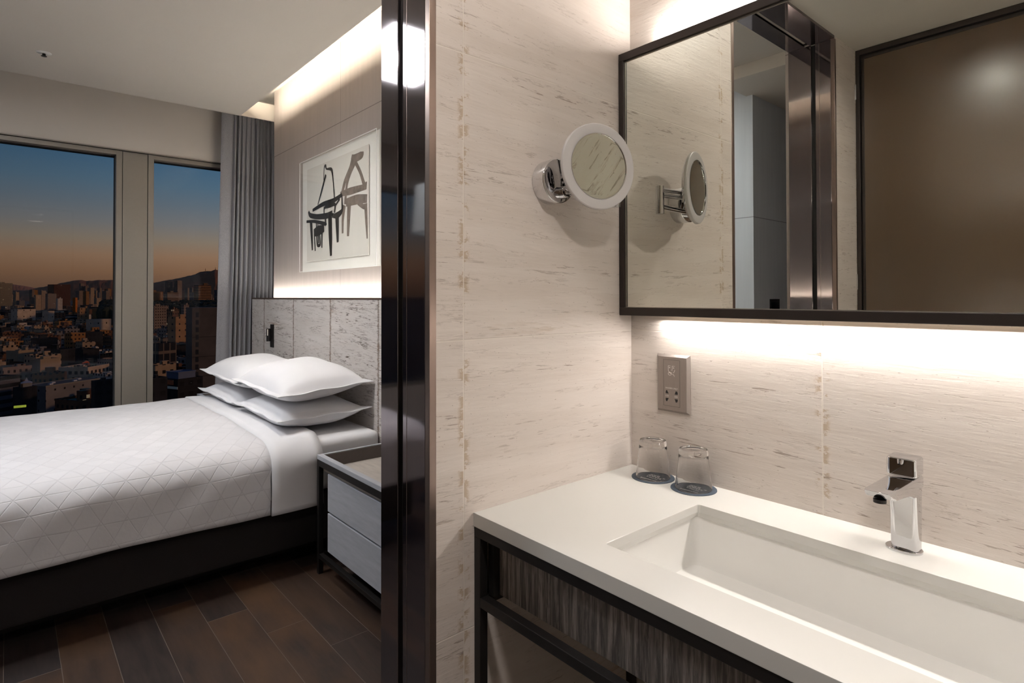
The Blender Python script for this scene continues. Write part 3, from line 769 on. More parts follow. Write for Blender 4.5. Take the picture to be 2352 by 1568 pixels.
# window wall
GZ0, GZ1, ZL = 0.42, 2.318, 2.384
struct(box('wall_window', XW, XW + 0.03, -3.2, 2.1, ZL, ZC, m_lintel))
struct(box('wall_window_sill', XW, XW + 0.03, -3.2, 2.1, 0.0, GZ0 - 0.035, m_lintel))
def window(name, ya, yb):
    """frame of taupe metal around a recessed dark gasket and one pane"""
    o = struct(MB().box(XW - 0.05, XW + 0.012, ya, ya + 0.038, GZ0 - 0.035, ZL).build(name, m_winfr, bevel=0.001))
    fr_ = MB()
    fr_.box(XW - 0.05, XW + 0.012, yb - 0.038, yb, GZ0 - 0.035, ZL)
    fr_.box(XW - 0.05, XW + 0.012, ya + 0.038, yb - 0.038, 2.351, ZL)
    fr_.box(XW - 0.05, XW + 0.012, ya + 0.038, yb - 0.038, GZ0 - 0.035, GZ0)
    fr_.build('window_frame', m_winfr, o, bevel=0.001)
    g = MB(); a, b_ = ya + 0.038, yb - 0.038
    g.box(XW - 0.10, XW - 0.05, a - 0.02, a + 0.004, GZ0, 2.351).box(XW - 0.10, XW - 0.05, b_ - 0.004, b_ + 0.02, GZ0, 2.351)
    g.box(XW - 0.10, XW - 0.05, a, b_, 2.345, 2.37).box(XW - 0.10, XW - 0.05, a, b_, GZ0 - 0.02, GZ0 + 0.006)
    g.build('gasket', m_gasket, o)
    box('pane', XW - 0.098, XW - 0.092, a + 0.004, b_ - 0.004, GZ0 + 0.006, 2.345, m_pane, o)
    return o
window('window_1', -1.05, 0.646)
window('window_2', 0.812, 1.98)
window('window_3', -2.9, -1.21)
for k, (ya, yb) in enumerate(((0.650, 0.808), (-1.206, -1.054))):
    p = struct(box('trim_%d' % (6 + k), XW - 0.05, XW + 0.008, ya, yb, GZ0 - 0.035, ZL, m_winfr, bevel=0.001))
    box('shadow_gap', XW - 0.04, XW - 0.002, ya - 0.004, ya, GZ0 - 0.03, ZL, m_groove, p)
    box('shadow_gap', XW - 0.04, XW - 0.002, yb, yb + 0.004, GZ0 - 0.03, ZL, m_groove, p)
struct(MB().box(XW + 0.0, XW + 0.036, -3.2, 2.1, ZL, ZL + 0.008).build('trim_8', m_winfr))

# curtain, pulled to the side of the bed wall
def curtain():
    rows, cols = 40, 420
    zt, zb = 2.80, 0.015
    v, f = [], []
    for i in range(rows + 1):
        t = i / rows; z = zt + (zb - zt) * t
        for j in range(cols + 1):
            u = j / cols
            y0 = 1.292 - 0.055 * t ** 1.1
            y = y0 + (2.02 - y0) * u
            if u < 0.13:
                a = 0.010 * math.sin(u / 0.13 * PI * 1.2) + 0.003 * math.sin(u * 70 + t * 2)
            else:
                k = (u - 0.13) / 0.87
                ph = k * 2 * PI * 19 + 0.5 * math.sin(k * 17)
                amp = 0.012 + 0.020 * min(1, t * 6) + 0.008 * math.sin(k * 23 + 1.3)
                a = amp * math.sin(ph) + 0.003 * math.sin(ph * 2 + t * 3)
                y += 0.006 * math.cos(ph + 0.7 + 0.8 * math.sin(3 * t + k * 9))
                a += 0.004 * math.sin(t * 5 + k * 30)
            v.append((-5.035 + a, y, z))
    for i in range(rows):
        for j in range(cols):
            k = i * (cols + 1) + j; f.append((k, k + 1, k + cols + 2, k + cols + 1))
    return MB().add(v, f)
cu = curtain().build('curtain', m_curtain, smooth=True)
md = cu.modifiers.new('cloth', 'SOLIDIFY'); md.thickness = 0.003
tag(cu, 'grey pleated floor-length curtain beside the right window', 'curtain')
ct = struct(box('trim_9', -5.055, -5.015, -3.2, 2.1, 2.81, ZC, m_paint))

# ------------------------------------------------------------------ headboard
hbd = empty('headboard', (-3.0, YH, 0), 'long distressed white wood headboard panel behind the bed', 'headboard')
box('front_panel', -4.944, XJ - 0.021, YH, YH + 0.02, 0.0, 1.274, m_head, hbd, bevel=0.001)
box('ledge_back', -4.944, XJ - 0.021, YH + 0.0205, YH + 0.06, 0.0, 1.272, m_black, hbd)
box('top_trim', -4.946, XJ - 0.021, YH - 0.002, YH + 0.06, 1.2742, 1.285, mat('dark_brown_trim', (84, 68, 58), 0.5, 0.2), hbd, bevel=0.001)
box('light_strip', -4.85, -1.25, YH + 0.0655, YH + 0.085, 1.268, 1.282, m_led, hbd)
rl = empty('reading_light', (-4.462, YH, 0.916), 'slim black reading light on the headboard above the far pillow', 'lamp')
box('back_plate', -4.497, -4.426, YH - 0.006, YH - 0.0005, 0.916, 1.087, m_black, rl, bevel=0.002)
MB().tube((-4.468, YH - 0.026, 0.962), (-4.468, YH - 0.026, 1.056), 0.016, 24).tube((-4.468, YH - 0.012, 0.99), (-4.468, YH - 0.006, 0.99), 0.008, 16).build('lamp_tube', m_black, rl, bevel=0.001)
box('light_slot', -4.4515, -4.4475, YH - 0.040, YH - 0.0385, 1.005, 1.052, mat('warm_light_slot', (250, 240, 220), 0.4, emis=(255, 238, 214), estr=0.9), rl)

# ------------------------------------------------------------------ bed
bx0, bx1, by0, by1 = -4.47, -2.785, -0.45, 1.497
bed = empty('bed', ((bx0 + bx1) / 2, 0.5, 0), 'double bed with white mattress on a dark upholstered base', 'bed')
box('base', bx0 + 0.01, bx1 + 0.005, by0 + 0.03, by1, 0.10, 0.335, m_base, bed, bevel=0.012, bseg=3)
box('plinth', bx0 + 0.2, bx1 - 0.2, by0 + 0.2, by1 - 0.1, 0.0, 0.10, m_black, bed)
def rbox(x0, x1, y0, y1, z0, z1, re, rc, ne=5, nc=6):
    """box with rounded vertical corners rc and rolled top/bottom edges re"""
    secs = []
    def ring(g, z):
        return [(a, b, z) for a, b in rrect((x0 + x1) / 2, (y0 + y1) / 2, (x1 - x0) / 2 - g, (y1 - y0) / 2 - g, max(0.002, rc - g), nc)]
    for k in range(ne + 1):
        a = 0.5 * PI * k / ne; secs.append(ring(re * (1 - math.sin(a)), z0 + re * (1 - math.cos(a))))
    for k in range(ne + 1):
        a = 0.5 * PI * k / ne; secs.append(ring(re * (1 - math.cos(a)), z1 - re * (1 - math.sin(a))))
    return loft(secs)
rbox(bx0, bx1, by0, by1, 0.337, 0.587, 0.035, 0.045).build('mattress', m_linen, bed, smooth=True)

def cover(y_head, y_foot, top, out, z_hem, name, m, parent=None, hump=0.0, thick=0.012, foot=True, headskew=0.0):
    """a cloth lying over the bed: flat top, rolled edge, straight hanging sides"""
    xa, xb = bx0 - 0.02 - out, -2.74 + out
    R = 0.11
    prof = []      # (x, z) from far hem to near hem
    ztop = top
    ns = 10
    for k in range(ns): prof.append((xa, z_hem + (ztop - R - z_hem) * k / ns))
    for k in range(13):
        a = 0.5 * PI * k / 12; prof.append((xa + R * 1.1 * (1 - math.cos(a)), ztop - R + R * math.sin(a)))
    for k in range(1, 26):
        prof.append((xa + R * 1.1 + (xb - xa - 2.2 * R) * k / 26, ztop + 0.012 * math.sin(PI * k / 26)))
    for k in range(13):
        a = 0.5 * PI * (1 - k / 12); prof.append((xb - R * 1.1 * (1 - math.cos(a)), ztop - R + R * math.sin(a)))
    for k in range(1, ns + 1): prof.append((xb, ztop - R + (z_hem - ztop + R) * k / ns))
    ysec = []
    ny = max(6, int((y_head - y_foot) / 0.05))
    for k in range(ny + 1): ysec.append((y_head + (y_foot - y_head) * k / ny, 0.0))
    if foot:
        yf = ysec[-1][0]
        for k in range(1, 9):
            a = 0.5 * PI * k / 8; ysec.append((yf - R * math.sin(a), R * (1 - math.cos(a))))
        for k in range(1, 9): ysec.append((yf - R, R + (ztop - z_hem - R) * k / 8))
    v, f = [], []; n1 = len(prof)
    rnd = random.Random(5)
    for j, (y, drop) in enumerate(ysec):
        for i, (x, z) in enumerate(prof):
            zz = max(z_hem, z - drop)
            yy = y
            if j == 0 and headskew: yy = y + headskew * max(0, min(1, (ztop - 0.02 - z) / 0.1))
            wob = 0.0025 * math.sin(y * 9 + i * 0.31) + 0.002 * math.sin(y * 21 + i * 0.7)
            if z < ztop - 0.05:
                s_ = 1 if i > n1 / 2 else -1
                x_ = x + s_ * (0.006 * math.sin(y * 7.3 + 1) * (ztop - z) / 0.3 + wob)
                v.append((x_, yy, zz + (0.004 * math.sin(y * 5.1) if i in (0, n1 - 1) else 0)))
            else:
                v.append((x, yy, zz + wob + hump * math.exp(-((y - y_head) / 0.2) ** 2)))
    for j in range(len(ysec) - 1):
        for i in range(n1 - 1):
            k = j * n1 + i; f.append((k, k + 1, k + n1 + 1, k + n1))
    o = MB().add(v, f).build(name, m, parent, smooth=True)
    md = o.modifiers.new('cloth', 'SOLIDIFY'); md.thickness = thick; md.offset = -1 if False else 1
    return o
cv = cover(0.93, -0.42, 0.603, 0.0, 0.305, 'coverlet', m_quilt, headskew=-0.02)
tag(cv, 'white quilted coverlet hanging over the side of the bed', 'coverlet')
cover(1.155, 0.915, 0.606, 0.004, 0.300, 'folded_sheet', m_linen, cv, foot=False, thick=0.016)

def pillow(x0, x1, y0, y1, zf, up, dn, label, tilt=0.0, roll=0.0, seed=0, sag=0.0):
    nx, ny = 48, 36; fl = 0.028
    rnd = random.Random(seed); a1, a2, a3 = [rnd.uniform(0, 6) for _ in range(3)]
    v, f = [], []
    for side in (1, -1):
        for j in range(ny + 1):
            for i in range(nx + 1):
                u, w_ = 2 * i / nx - 1, 2 * j / ny - 1
                x = (x0 + x1) / 2 + u * (x1 - x0) / 2; y = (y0 + y1) / 2 + w_ * (y1 - y0) / 2
                # sides bow inward between the corners, corners stay pointed
                bx = 1 - 0.07 * (1 - w_ * w_) * abs(u) ** 3; by = 1 - 0.07 * (1 - u * u) * abs(w_) ** 3
                x = (x0 + x1) / 2 + (x - (x0 + x1) / 2) * bx; y = (y0 + y1) / 2 + (y - (y0 + y1) / 2) * by
                du = (1 - abs(u)) * (x1 - x0) / 2; dw = (1 - abs(w_)) * (y1 - y0) / 2
                tu = max(0, min(1, (du - fl) / 0.27)); tw = max(0, min(1, (dw - fl) / 0.18))
                g = (math.sin(tu * PI / 2) * math.sin(tw * PI / 2)) ** 0.44
                hgt = (up if side > 0 else dn) * g
                wr = 0.004 * math.sin(u * 6 + a1 + w_ * 3) * g + 0.003 * math.sin(u * 9 + a2) * (1 - g) * abs(w_) ** 4 + 0.003 * math.sin(w_ * 8 + a3) * (1 - g) * abs(u) ** 4
                crn = 0.006 * (abs(u) * abs(w_)) ** 6
                z = zf + side * (hgt + 0.0016) + wr + crn + tilt * w_ + roll * u - sag * abs(u) ** 3 * 0
                v.append((x, y, z))
    K = (nx + 1) * (ny + 1)
    for s_ in (0, 1):
        for j in range(ny):
            for i in range(nx):
                k = s_ * K + j * (nx + 1) + i; q = (k, k + 1, k + nx + 2, k + nx + 1); f.append(q if s_ == 0 else q[::-1])
    for i in range(nx):
        for j in (0, ny):
            k = j * (nx + 1) + i; f.append((k, k + 1, K + k + 1, K + k))
    for j in range(ny):
        for i in (0, nx):
            k = j * (nx + 1) + i; f.append((k, k + nx + 1, K + k + nx + 1, K + k))
    o = MB().add(v, f).build('pillow', m_linen, smooth=True)
    return tag(o, label, 'pillow', 'pillows stacked at the head of the bed')
pillow(-4.40, -3.62, 0.985, 1.47, 0.676, 0.062, 0.075, 'white pillow under the far stack by the curtain', tilt=0.008, seed=1)
pillow(-3.60, -2.86, 0.985, 1.485, 0.686, 0.062, 0.082, 'white pillow under the near stack, nearest the bedside table', tilt=0.004, seed=2)
pillow(-4.38, -3.52, 0.99, 1.475, 0.805, 0.100, 0.066, 'white pillow on top of the far stack by the curtain', tilt=0.014, roll=-0.004, seed=3)
pillow(-3.62, -2.855, 0.985, 1.49, 0.824, 0.112, 0.074, 'white pillow on top of the near stack, overlapping its neighbour', tilt=0.018, roll=-0.006, seed=4)

# ------------------------------------------------------------------ bedside tables
def bedside(x0, x1, label, flip=False):
    y0, y1, zt = 1.105, 1.488, 0.551
    o = empty('bedside_table', ((x0 + x1) / 2, y0, 0), label, 'bedside table', 'bedside tables')
    t = 0.022
    r = MB(); zr = 0.531
    r.box(x0, x1, y0, y0 + t, zr - 0.03, zr).box(x0, x1, y1 - t, y1, zr - 0.03, zr).box(x0, x0 + t, y0 + t, y1 - t, zr - 0.03, zr).box(x1 - t, x1, y0 + t, y1 - t, zr - 0.03, zr)
    r.build('top_rail', m_black, o, bevel=0.001)
    r = MB()
    r.box(x0 + t, x1 - t, y0, y0 + t, 0.075, 0.095).box(x0 + t, x1 - t, y1 - t, y1, 0.075, 0.095).box(x0, x0 + t, y0 + t, y1 - t, 0.075, 0.095).box(x1 - t, x1, y0 + t, y1 - t, 0.075, 0.095)
    r.build('lower_rail', m_black, o, bevel=0.001)
    for lx in (x0, x1 - t):
        for ly in (y0, y1 - t):
            box('leg', lx, lx + t, ly, ly + t, 0.0, zr - 0.03, m_black, o, bevel=0.001)
    r = MB(); w_ = 0.026
    r.box(x0, x1, y0, y0 + w_, zr, zt).box(x0, x1, y1 - w_, y1, zr, zt).box(x0, x0 + w_ * 0.6, y0 + w_, y1 - w_, zr, zt).box(x1 - w_ * 0.6, x1, y0 + w_, y1 - w_, zr, zt)
    r.build('tray_rim', m_oakgrey, o, bevel=0.001)
    r = MB(); zi = 0.489
    r.box(x0 + t, x0 + t + 0.004, y0 + t, y1 - t, zi, zt - 0.002).box(x1 - t - 0.004, x1 - t, y0 + t, y1 - t, zi, zt - 0.002).box(x0 + t, x1 - t, y1 - t - 0.004, y1 - t, zi, zt - 0.002).box(x0 + t, x1 - t, y0 + t, y0 + t + 0.004, zi, zt - 0.002)
    r.build('tray_lining', m_tray, o)
    box('tray_bottom', x0 + t, x1 - t, y0 + t, y1 - t, zi - 0.012, zi, m_oaktop, o)
    dx0, dx1, dy = (x0 + 0.085, x1 - 0.085, 1.120) if not flip else (x0 + 0.05, x1 - 0.05, 1.120)
    box('carcass', dx0 + 0.004, dx1 - 0.004, dy + 0.02, 1.46, 0.125, 0.472, m_black, o)
    for za, zb in ((0.306, 0.476), (0.122, 0.297)):
        box('drawer', dx0, dx1, dy, dy + 0.019, za, zb, m_oakgrey, o, bevel=0.0015)
    return o
bedside(-2.675, -1.85, 'grey oak bedside table with two drawers at the near side of the bed')
bedside(-4.965, -4.56, 'grey oak bedside table at the far side of the bed by the curtain', True)

# ------------------------------------------------------------------ framed ink drawing in a clear acrylic box
ax0, ax1, az0, az1 = -4.121, -2.98, 1.467, 2.243
af, ab = 1.571, 1.5985
art = empty('acrylic_art_box', ((ax0 + ax1) / 2, YW, az0), 'clear acrylic box frame holding an ink drawing of chairs above the bed', 'picture')
m_backing = mat('white_backing_board', (242, 240, 234), 0.6, vary=0.01)
m_paper = mat('warm_white_paper', (226, 222, 214), 0.9, vary=0.015, nscale=30, bump=0.1, bscale=400)
m_edge = mat('painted_edge_glow', (240, 240, 236), 0.25, vary=0.0)  # white strips stand in for LED glow caught in the acrylic edges
m_ink = mat('black_ink', (38, 34, 32), 0.9, vary=0.2, nscale=40)
m_wash = mat('brown_grey_ink_wash', (124, 112, 102), 0.9, vary=0.25, nscale=25)
box('backing_board', ax0 + 0.004, ax1 - 0.004, ab - 0.006, ab, az0 + 0.004, az1 - 0.004, m_backing, art)
r = MB(); t = 0.004
r.box(ax0, ax1, af, af + t, az0, az1).box(ax0, ax0 + t, af + t, ab, az0, az1).box(ax1 - t, ax1, af + t, ab, az0, az1).box(ax0 + t, ax1 - t, af + t, ab, az1 - t, az1).box(ax0 + t, ax1 - t, af + t, ab, az0, az0 + t)
r.build('clear_cover', m_acryl, art)
r = MB(); t = 0.0028
for yy in (af - 0.0006, ab - 0.004):
    r.box(ax0 - 0.0006, ax1 + 0.0006, yy, yy + t, az0 - 0.0006, az0 + t).box(ax0 - 0.0006, ax1 + 0.0006, yy, yy + t, az1 - t, az1 + 0.0006)
    r.box(ax0 - 0.0006, ax0 + t, yy, yy + t, az0 + t, az1 - t).box(ax1 - t, ax1 + 0.0006, yy, yy + t, az0 + t, az1 - t)
r.build('edge_glow_strip', m_edge, art)
sy = 1.583
sh = box('drawing_sheet', -4.014, -3.098, sy, sy + 0.004, 1.535, 2.178, m_paper, art)
def P(x, y):
    """position on the drawing, from a sketch grid 1444 wide"""
    X_, Y_ = 650 + x / 4.1257, 280 + y / 4.1257
    d = right * ((X_ - 1176) / 1339.11) + down * ((Y_ - 664.75) / 1339.11) + fwd
    k = sy / d.y
    return (d.x * k, EYE + d.z * k)
def strokes(lst, m, name, y):
    b = MB()
    for si, (pts, ws) in enumerate(lst):
        yk = y - si * 0.00005
        Q = [P(*p) for p in pts]
        if not isinstance(ws, (list, tuple)): ws = [ws] * len(Q)
        if len(Q) > 2:
            D_ = [(q[0], q[1], w) for q, w in zip(Q, ws)]; S_ = []
            for i in range(len(D_) - 1):
                p0, p1, p2, p3 = D_[max(0, i - 1)], D_[i], D_[i + 1], D_[min(len(D_) - 1, i + 2)]
                for k in range(6):
                    t = k / 6
                    S_.append(tuple(0.5 * (2 * b1 + (c1 - a1) * t * 0.8 + (2 * a1 - 5 * b1 + 4 * c1 - d1) * t * t * 0.8 + (3 * b1 - a1 - 3 * c1 + d1) * t ** 3 * 0.8) * 1.0 + (0.2 * ((c1 - b1) * (3 * t * t - 2 * t ** 3))) for a1, b1, c1, d1 in zip(p0, p1, p2, p3)))
            S_.append(D_[-1]); Q = [(q[0], q[1]) for q in S_]; ws = [abs(q[2]) for q in S_]
        L, Rr = [], []
        for i, (x_, z_) in enumerate(Q):
            a = Q[max(0, i - 1)]; c = Q[min(len(Q) - 1, i + 1)]
            dx, dz = c[0] - a[0], c[1] - a[1]; l_ = math.hypot(dx, dz) or 1
            w_ = ws[i] * 0.5
            L.append((x_ - dz / l_ * w_, z_ + dx / l_ * w_)); Rr.append((x_ + dz / l_ * w_, z_ - dx / l_ * w_))
        n2 = len(Q)
        b.add([(x_, yk, z_) for x_, z_ in L + Rr] + [(x_, y + 0.0006, z_) for x_, z_ in L + Rr],
              [(i, i + 1, n2 + i + 1, n2 + i) for i in range(n2 - 1)] + [(2 * n2 + i, 2 * n2 + i + 1, 3 * n2 + i + 1, 3 * n2 + i) for i in range(n2 - 1)])
    return b.build(name, m, sh)
strokes([
    ([(752, 280), (745, 312), (680, 345), (650, 330)], [.03, .045, .05, .03]),
    ([(668, 330), (640, 440), (590, 560), (560, 680)], [.04, .04, .034, .03]),
    ([(690, 370), (640, 480), (605, 600), (590, 780)], [.03, .028, .028, .03]),
    ([(680, 365), (735, 480), (770, 590), (795, 600)], [.03, .028, .034, .045]),
    ([(545, 685), (640, 655), (790, 612)], [.03, .045, .034]),
    ([(600, 765), (700, 735), (798, 725)], [.05, .06, .05]),
    ([(710, 770), (760, 800), (798, 800)], [.02, .03, .04]),
    ([(582, 790), (568, 920), (566, 1055)], [.04, .03, .022]),
    ([(628, 780), (622, 930), (617, 1082)], [.05, .04, .026]),
    ([(785, 800), (792, 950), (799, 1105)], [.034, .028, .012])], m_wash, 'ink_wash', sy - 0.0009)
strokes([
    ([(388, 550), (392, 440), (404, 412), (415, 445), (462, 452), (478, 560), (490, 730)], [.006, .010, .016, .012, .022, .014, .012]),
    ([(408, 500), (370, 650), (332, 785)], [.02, .02, .008]),
    ([(283, 838), (380, 780), (480, 745), (560, 690)], [.02, .03, .032, .024]),
    ([(560, 690), (562, 760), (560, 840), (500, 885)], [.016, .018, .026, .03]),
    ([(500, 790), (540, 730)], [.014, .014]),
    ([(245, 848), (262, 885), (330, 898), (420, 888), (470, 862)], [.022, .034, .036, .04, .034]),
    ([(392, 870), (396, 815), (440, 795), (495, 782), (490, 860)], [.014, .018, .026, .022, .018]),
    ([(470, 885), (520, 890), (560, 850)], [.03, .034, .024]),
    ([(226, 945), (300, 942), (400, 965), (410, 975)], [.018, .022, .026, .02]),
    ([(405, 905), (406, 970)], [.02, .02]),
    ([(268, 950), (275, 1080), (281, 1215)], [.040, .034, .018]),
    ([(447, 880), (452, 1080), (457, 1268)], [.055, .050, .026]),
    ([(515, 900), (518, 1020), (521, 1140)], [.050, .040, .026]),
    ([(318, 955), (320, 1020)], [.012, .012]), ([(333, 955), (334, 1015)], [.01, .01]),
    ([(296, 1052), (340, 1030), (392, 1008)], [.05, .07, .045]),
    ([(300, 1060), (308, 1222)], [.018, .012]), ([(372, 1050), (371, 1192)], [.018, .012]),
    ([(322, 1070), (330, 1165), (355, 1160), (352, 1075)], [.014, .022, .02, .012]), ([(338, 1050), (341, 1150)], [.02, .012])], m_ink, 'ink_stroke', sy - 0.0021)

# ------------------------------------------------------------------ ceiling fittings, floor lamp
sp = empty('sprinkler_head', (-4.28, 0.152, ZM), 'small white sprinkler cap in the bedroom ceiling', 'sprinkler')
MB().lathe([(0.0005, 0.0), (0.036, 0.0), (0.036, -0.002), (0.026, -0.006), (0.0005, -0.006)], (-4.28, 0.152, ZM - 0.0003), seg=32).build('cover_ring', mat('white_plastic', (222, 220, 216), 0.5), sp, smooth=True)
MB().tube((-4.28, 0.152, ZM - 0.0065), (-4.28, 0.152, ZM - 0.02), 0.008, 16).tube((-4.28, 0.152, ZM - 0.02), (-4.28, 0.152, ZM - 0.0215), 0.014, 16).build('nozzle', m_black, sp)

def downlight(x, y, z, watts, color, label, r=0.035, spot=None, aim=None):
    o = empty('downlight', (x, y, z), label, 'ceiling light')
    MB().lathe([(r + 0.001, -0.0008), (r + 0.012, -0.0008), (r + 0.010, -0.0160), (r + 0.001, -0.0180)], (x, y, z), seg=40).build('trim_ring', m_bath, o, smooth=True)  # rim deepened to shield the lamp from the window reflection
    l = bpy.data.lights.new('downlight_lamp', 'AREA'); l.shape = 'DISK'; l.size = r * 2; l.energy = watts; l.color = color
    if spot: l.spread = spot
    lo = bpy.data.objects.new('lamp_disc', l); COL.objects.link(lo); lo.parent = o; lo.location = (0, 0, -0.003)
    if aim: lo.rotation_euler = (Vector(aim) - Vector((x, y, z))).to_track_quat('-Z', 'Y').to_euler()
    return o
downlight(-0.60, 0.31, ZB, 5.5, NEUT, 'round downlight in the bathroom ceiling nearest the doorway', r=0.058)
downlight(0.35, 0.31, ZB, 15, NEUT, 'added unseen downlight in the bathroom ceiling, lifting the doorway wall', r=0.075)  # fill lamp added to brighten the doorway wall
pl = empty('ceiling_panel_light', (-3.0, -0.5, ZM), 'rectangular panel light in the ceiling above the foot of the bed', 'ceiling light')
MB().box(-3.39, -2.61, -0.79, -0.775, ZM - 0.006, ZM - 0.0005).box(-3.39, -2.61, -0.225, -0.21, ZM - 0.006, ZM - 0.0005).box(-3.39, -3.375, -0.775, -0.225, ZM - 0.006, ZM - 0.0005).box(-2.625, -2.61, -0.775, -0.225, ZM - 0.006, ZM - 0.0005).build('trim_ring', m_bath, pl)
l_ = bpy.data.lights.new('panel_lamp', 'AREA'); l_.shape = 'RECTANGLE'; l_.size = 0.74; l_.size_y = 0.54; l_.energy = 34; l_.color = (0.93, 0.96, 1.0)
lo_ = bpy.data.objects.new('lamp_panel', l_); COL.objects.link(lo_); lo_.parent = pl; lo_.location = (0, 0, -0.003)

downlight(-2.75, 0.50, ZM, 12, NEUT, 'added unseen spotlight in the bedroom ceiling, brightening the pillows', r=0.09, spot=1.7, aim=(-3.75, 1.25, 0.7))  # extra lamp put in out of view to brighten pillows and headboard
fl_ = empty('floor_lamp', (-3.15, -0.86, 0), 'floor lamp with pale grey shade standing past the foot of the bed', 'lamp')
m_shade = mat('pale_grey_lampshade', (176, 186, 186), 0.9, vary=0.02)
MB().lathe([(0.0005, 0), (0.14, 0), (0.14, 0.012), (0.0005, 0.02)], (-3.15, -0.86, 0.0), seg=40).build('base', m_black, fl_)
MB().tube((-3.15, -0.86, 0.015), (-3.15, -0.86, 1.74), 0.011, 16).build('pole', m_black, fl_)
MB().lathe([(0.19, 1.70), (0.165, 2.0), (0.162, 2.0), (0.187, 1.70)], (-3.15, -0.86, 0), seg=48, closed=True).build('lamp_shade', m_shade, fl_, smooth=True)
#CITY#
# ------------------------------------------------------------------ the city outside
GZ = -45.0
def wall_mat(name, col, wx=3.0, wz=3.2, fx=0.5, fz=0.45,  win=(14, 15, 18), lit=0.02, band=False, rough=0.8):
    m, n, l, b, out = base_mat(name)
    N = NB(n, l)
    wx, wz = wx * 0.72, wz * 0.78
    x, y, z = N.sep(N.obj())
    if band: h = N.math('MULTIPLY', N.math('ADD', x, y), 0.001)
    else: h = N.math('DIVIDE', N.math('ADD', x, N.math('MULTIPLY', y, 1.0)), wx)
    v = N.math('DIVIDE', N.math('SUBTRACT', z, 0.4), wz)
    fh, fv = N.math('FRACT', N.math('ADD', h, 50.23)), N.math('FRACT', N.math('ADD', v, 50.0))
    if band: mk = N.math('LESS_THAN', N.math('ABSOLUTE', N.math('SUBTRACT', fv, 0.5)), fz / 2)
    else: mk = N.math('MULTIPLY', N.math('LESS_THAN', N.math('ABSOLUTE', N.math('SUBTRACT', fh, 0.5)), fx / 2), N.math('LESS_THAN', N.math('ABSOLUTE', N.math('SUBTRACT', fv, 0.5)), fz / 2))
    oi = n.new('ShaderNodeObjectInfo')
    rv = N.white(N.comb(N.math('FLOOR', N.math('ADD', h, 50.23)), N.math('FLOOR', N.math('ADD', v, 50.0)), oi.outputs['Random']))[0]
    big = N.noise(N.obj(), 0.35, 4)
    c0 = srgb(*col)
    c = N.mix(N.mapr(big, 0.3, 0.7), tuple(t * 0.72 for t in c0[:3]) + (1,), c0)
    c = N.mix(N.math('MULTIPLY', oi.outputs['Random'], 0.3), c, tuple(t * 0.5 for t in c0[:3]) + (1,))
    c = N.mix(mk, c, srgb(*win))
    l.new(c, b.inputs['Base Color']); b.inputs['Roughness'].default_value = rough; b.inputs['Specular IOR Level'].default_value = 0.2
    if lit:
        l.new(N.math('MULTIPLY', N.math('MULTIPLY', mk, N.math('GREATER_THAN', rv, 1 - lit)), 0.16), b.inputs['Emission Strength'])
        b.inputs['Emission Color'].default_value = (1, 0.75, 0.45, 1)
    return m
m_roof = mat('dark_flat_roof', (92, 80, 68), 0.9, vary=0.35, nscale=0.4)
m_roofg = mat('green_painted_roof', (60, 92, 78), 0.85, vary=0.3, nscale=0.4)
m_roofl = mat('pale_roof', (150, 134, 116), 0.85, vary=0.3, nscale=0.4)
WM = {
 'cream': wall_mat('cream_render', (176, 152, 122), 3.2, 3.2, 0.42, 0.4),
 'taupe': wall_mat('taupe_render', (142, 124, 108), 2.6, 3.0, 0.4, 0.45),
 'brown': wall_mat('brown_brick', (108, 74, 52), 3.0, 3.2, 0.45, 0.4),
 'ochre': wall_mat('ochre_brick', (158, 112, 64), 2.8, 3.0, 0.4, 0.4),
 'grey': wall_mat('grey_concrete', (122, 118, 116), 3.4, 3.3, 0.55, 0.42),
 'black': wall_mat('black_cladding', (34, 34, 38), 3.0, 3.2, 0.5, 0.4, lit=0.01),
 'white': wall_mat('white_render', (196, 184, 168), 3.0, 3.2, 0.35, 0.35),
 'whitewall': wall_mat('blank_white_wall', (204, 186, 162), 9.0, 9.0, 0.14, 0.18, lit=0),
 'tan': wall_mat('tan_wall', (172, 134, 92), 6.0, 5.0, 0.25, 0.25, lit=0),
 'orange': wall_mat('sunset_lit_wall', (196, 116, 48), 2.0, 3.0, 0.3, 0.4, lit=0),  # orange evening light is put into this wall colour
 'redbrown': wall_mat('red_brown_granite', (82, 44, 34), 2.4, 2.2, 0.5, 0.5, win=(30, 16, 12)),
 'darkglass': wall_mat('dark_glazing', (60, 60, 64), 2.0, 3.0, 0.7, 0.7, lit=0.03, rough=0.3),
 'lattice': wall_mat('lattice_cladding', (176, 156, 132), 1.6, 1.8, 0.5, 0.5, lit=0),
 'grid': wall_mat('gridded_tile_cladding', (170, 150, 122), 0.9, 0.9, 0.86, 0.86, win=(150, 132, 106), lit=0),
 'office': wall_mat('white_office_wall', (178, 158, 134), 3.1, 3.9, 0.55, 0.42),
 'warehouse': wall_mat('weathered_white_wall', (128, 124, 122), 4.2, 4.0, 0.2, 0.2, lit=0),
 'striped': wall_mat('banded_grey_wall', (98, 94, 96), 3, 3.3, 0.5, 0.5, band=True, lit=0),
 'striped2': wall_mat('banded_pale_wall', (158, 132, 108), 3, 3.4, 0.5, 0.45, band=True, lit=0),
 'stripedwarm': wall_mat('banded_balcony_wall', (168, 126, 88), 3, 3.2, 0.5, 0.5, band=True, lit=0),
 'concrete': wall_mat('board_marked_concrete', (104, 96, 88), 30, 9.2, 0.0, 0.0, lit=0),
 'frame': wall_mat('stone_framed_glazing', (112, 98, 86), 3.4, 5.5, 0.85, 0.75, win=(20, 22, 30), lit=0.01),
}
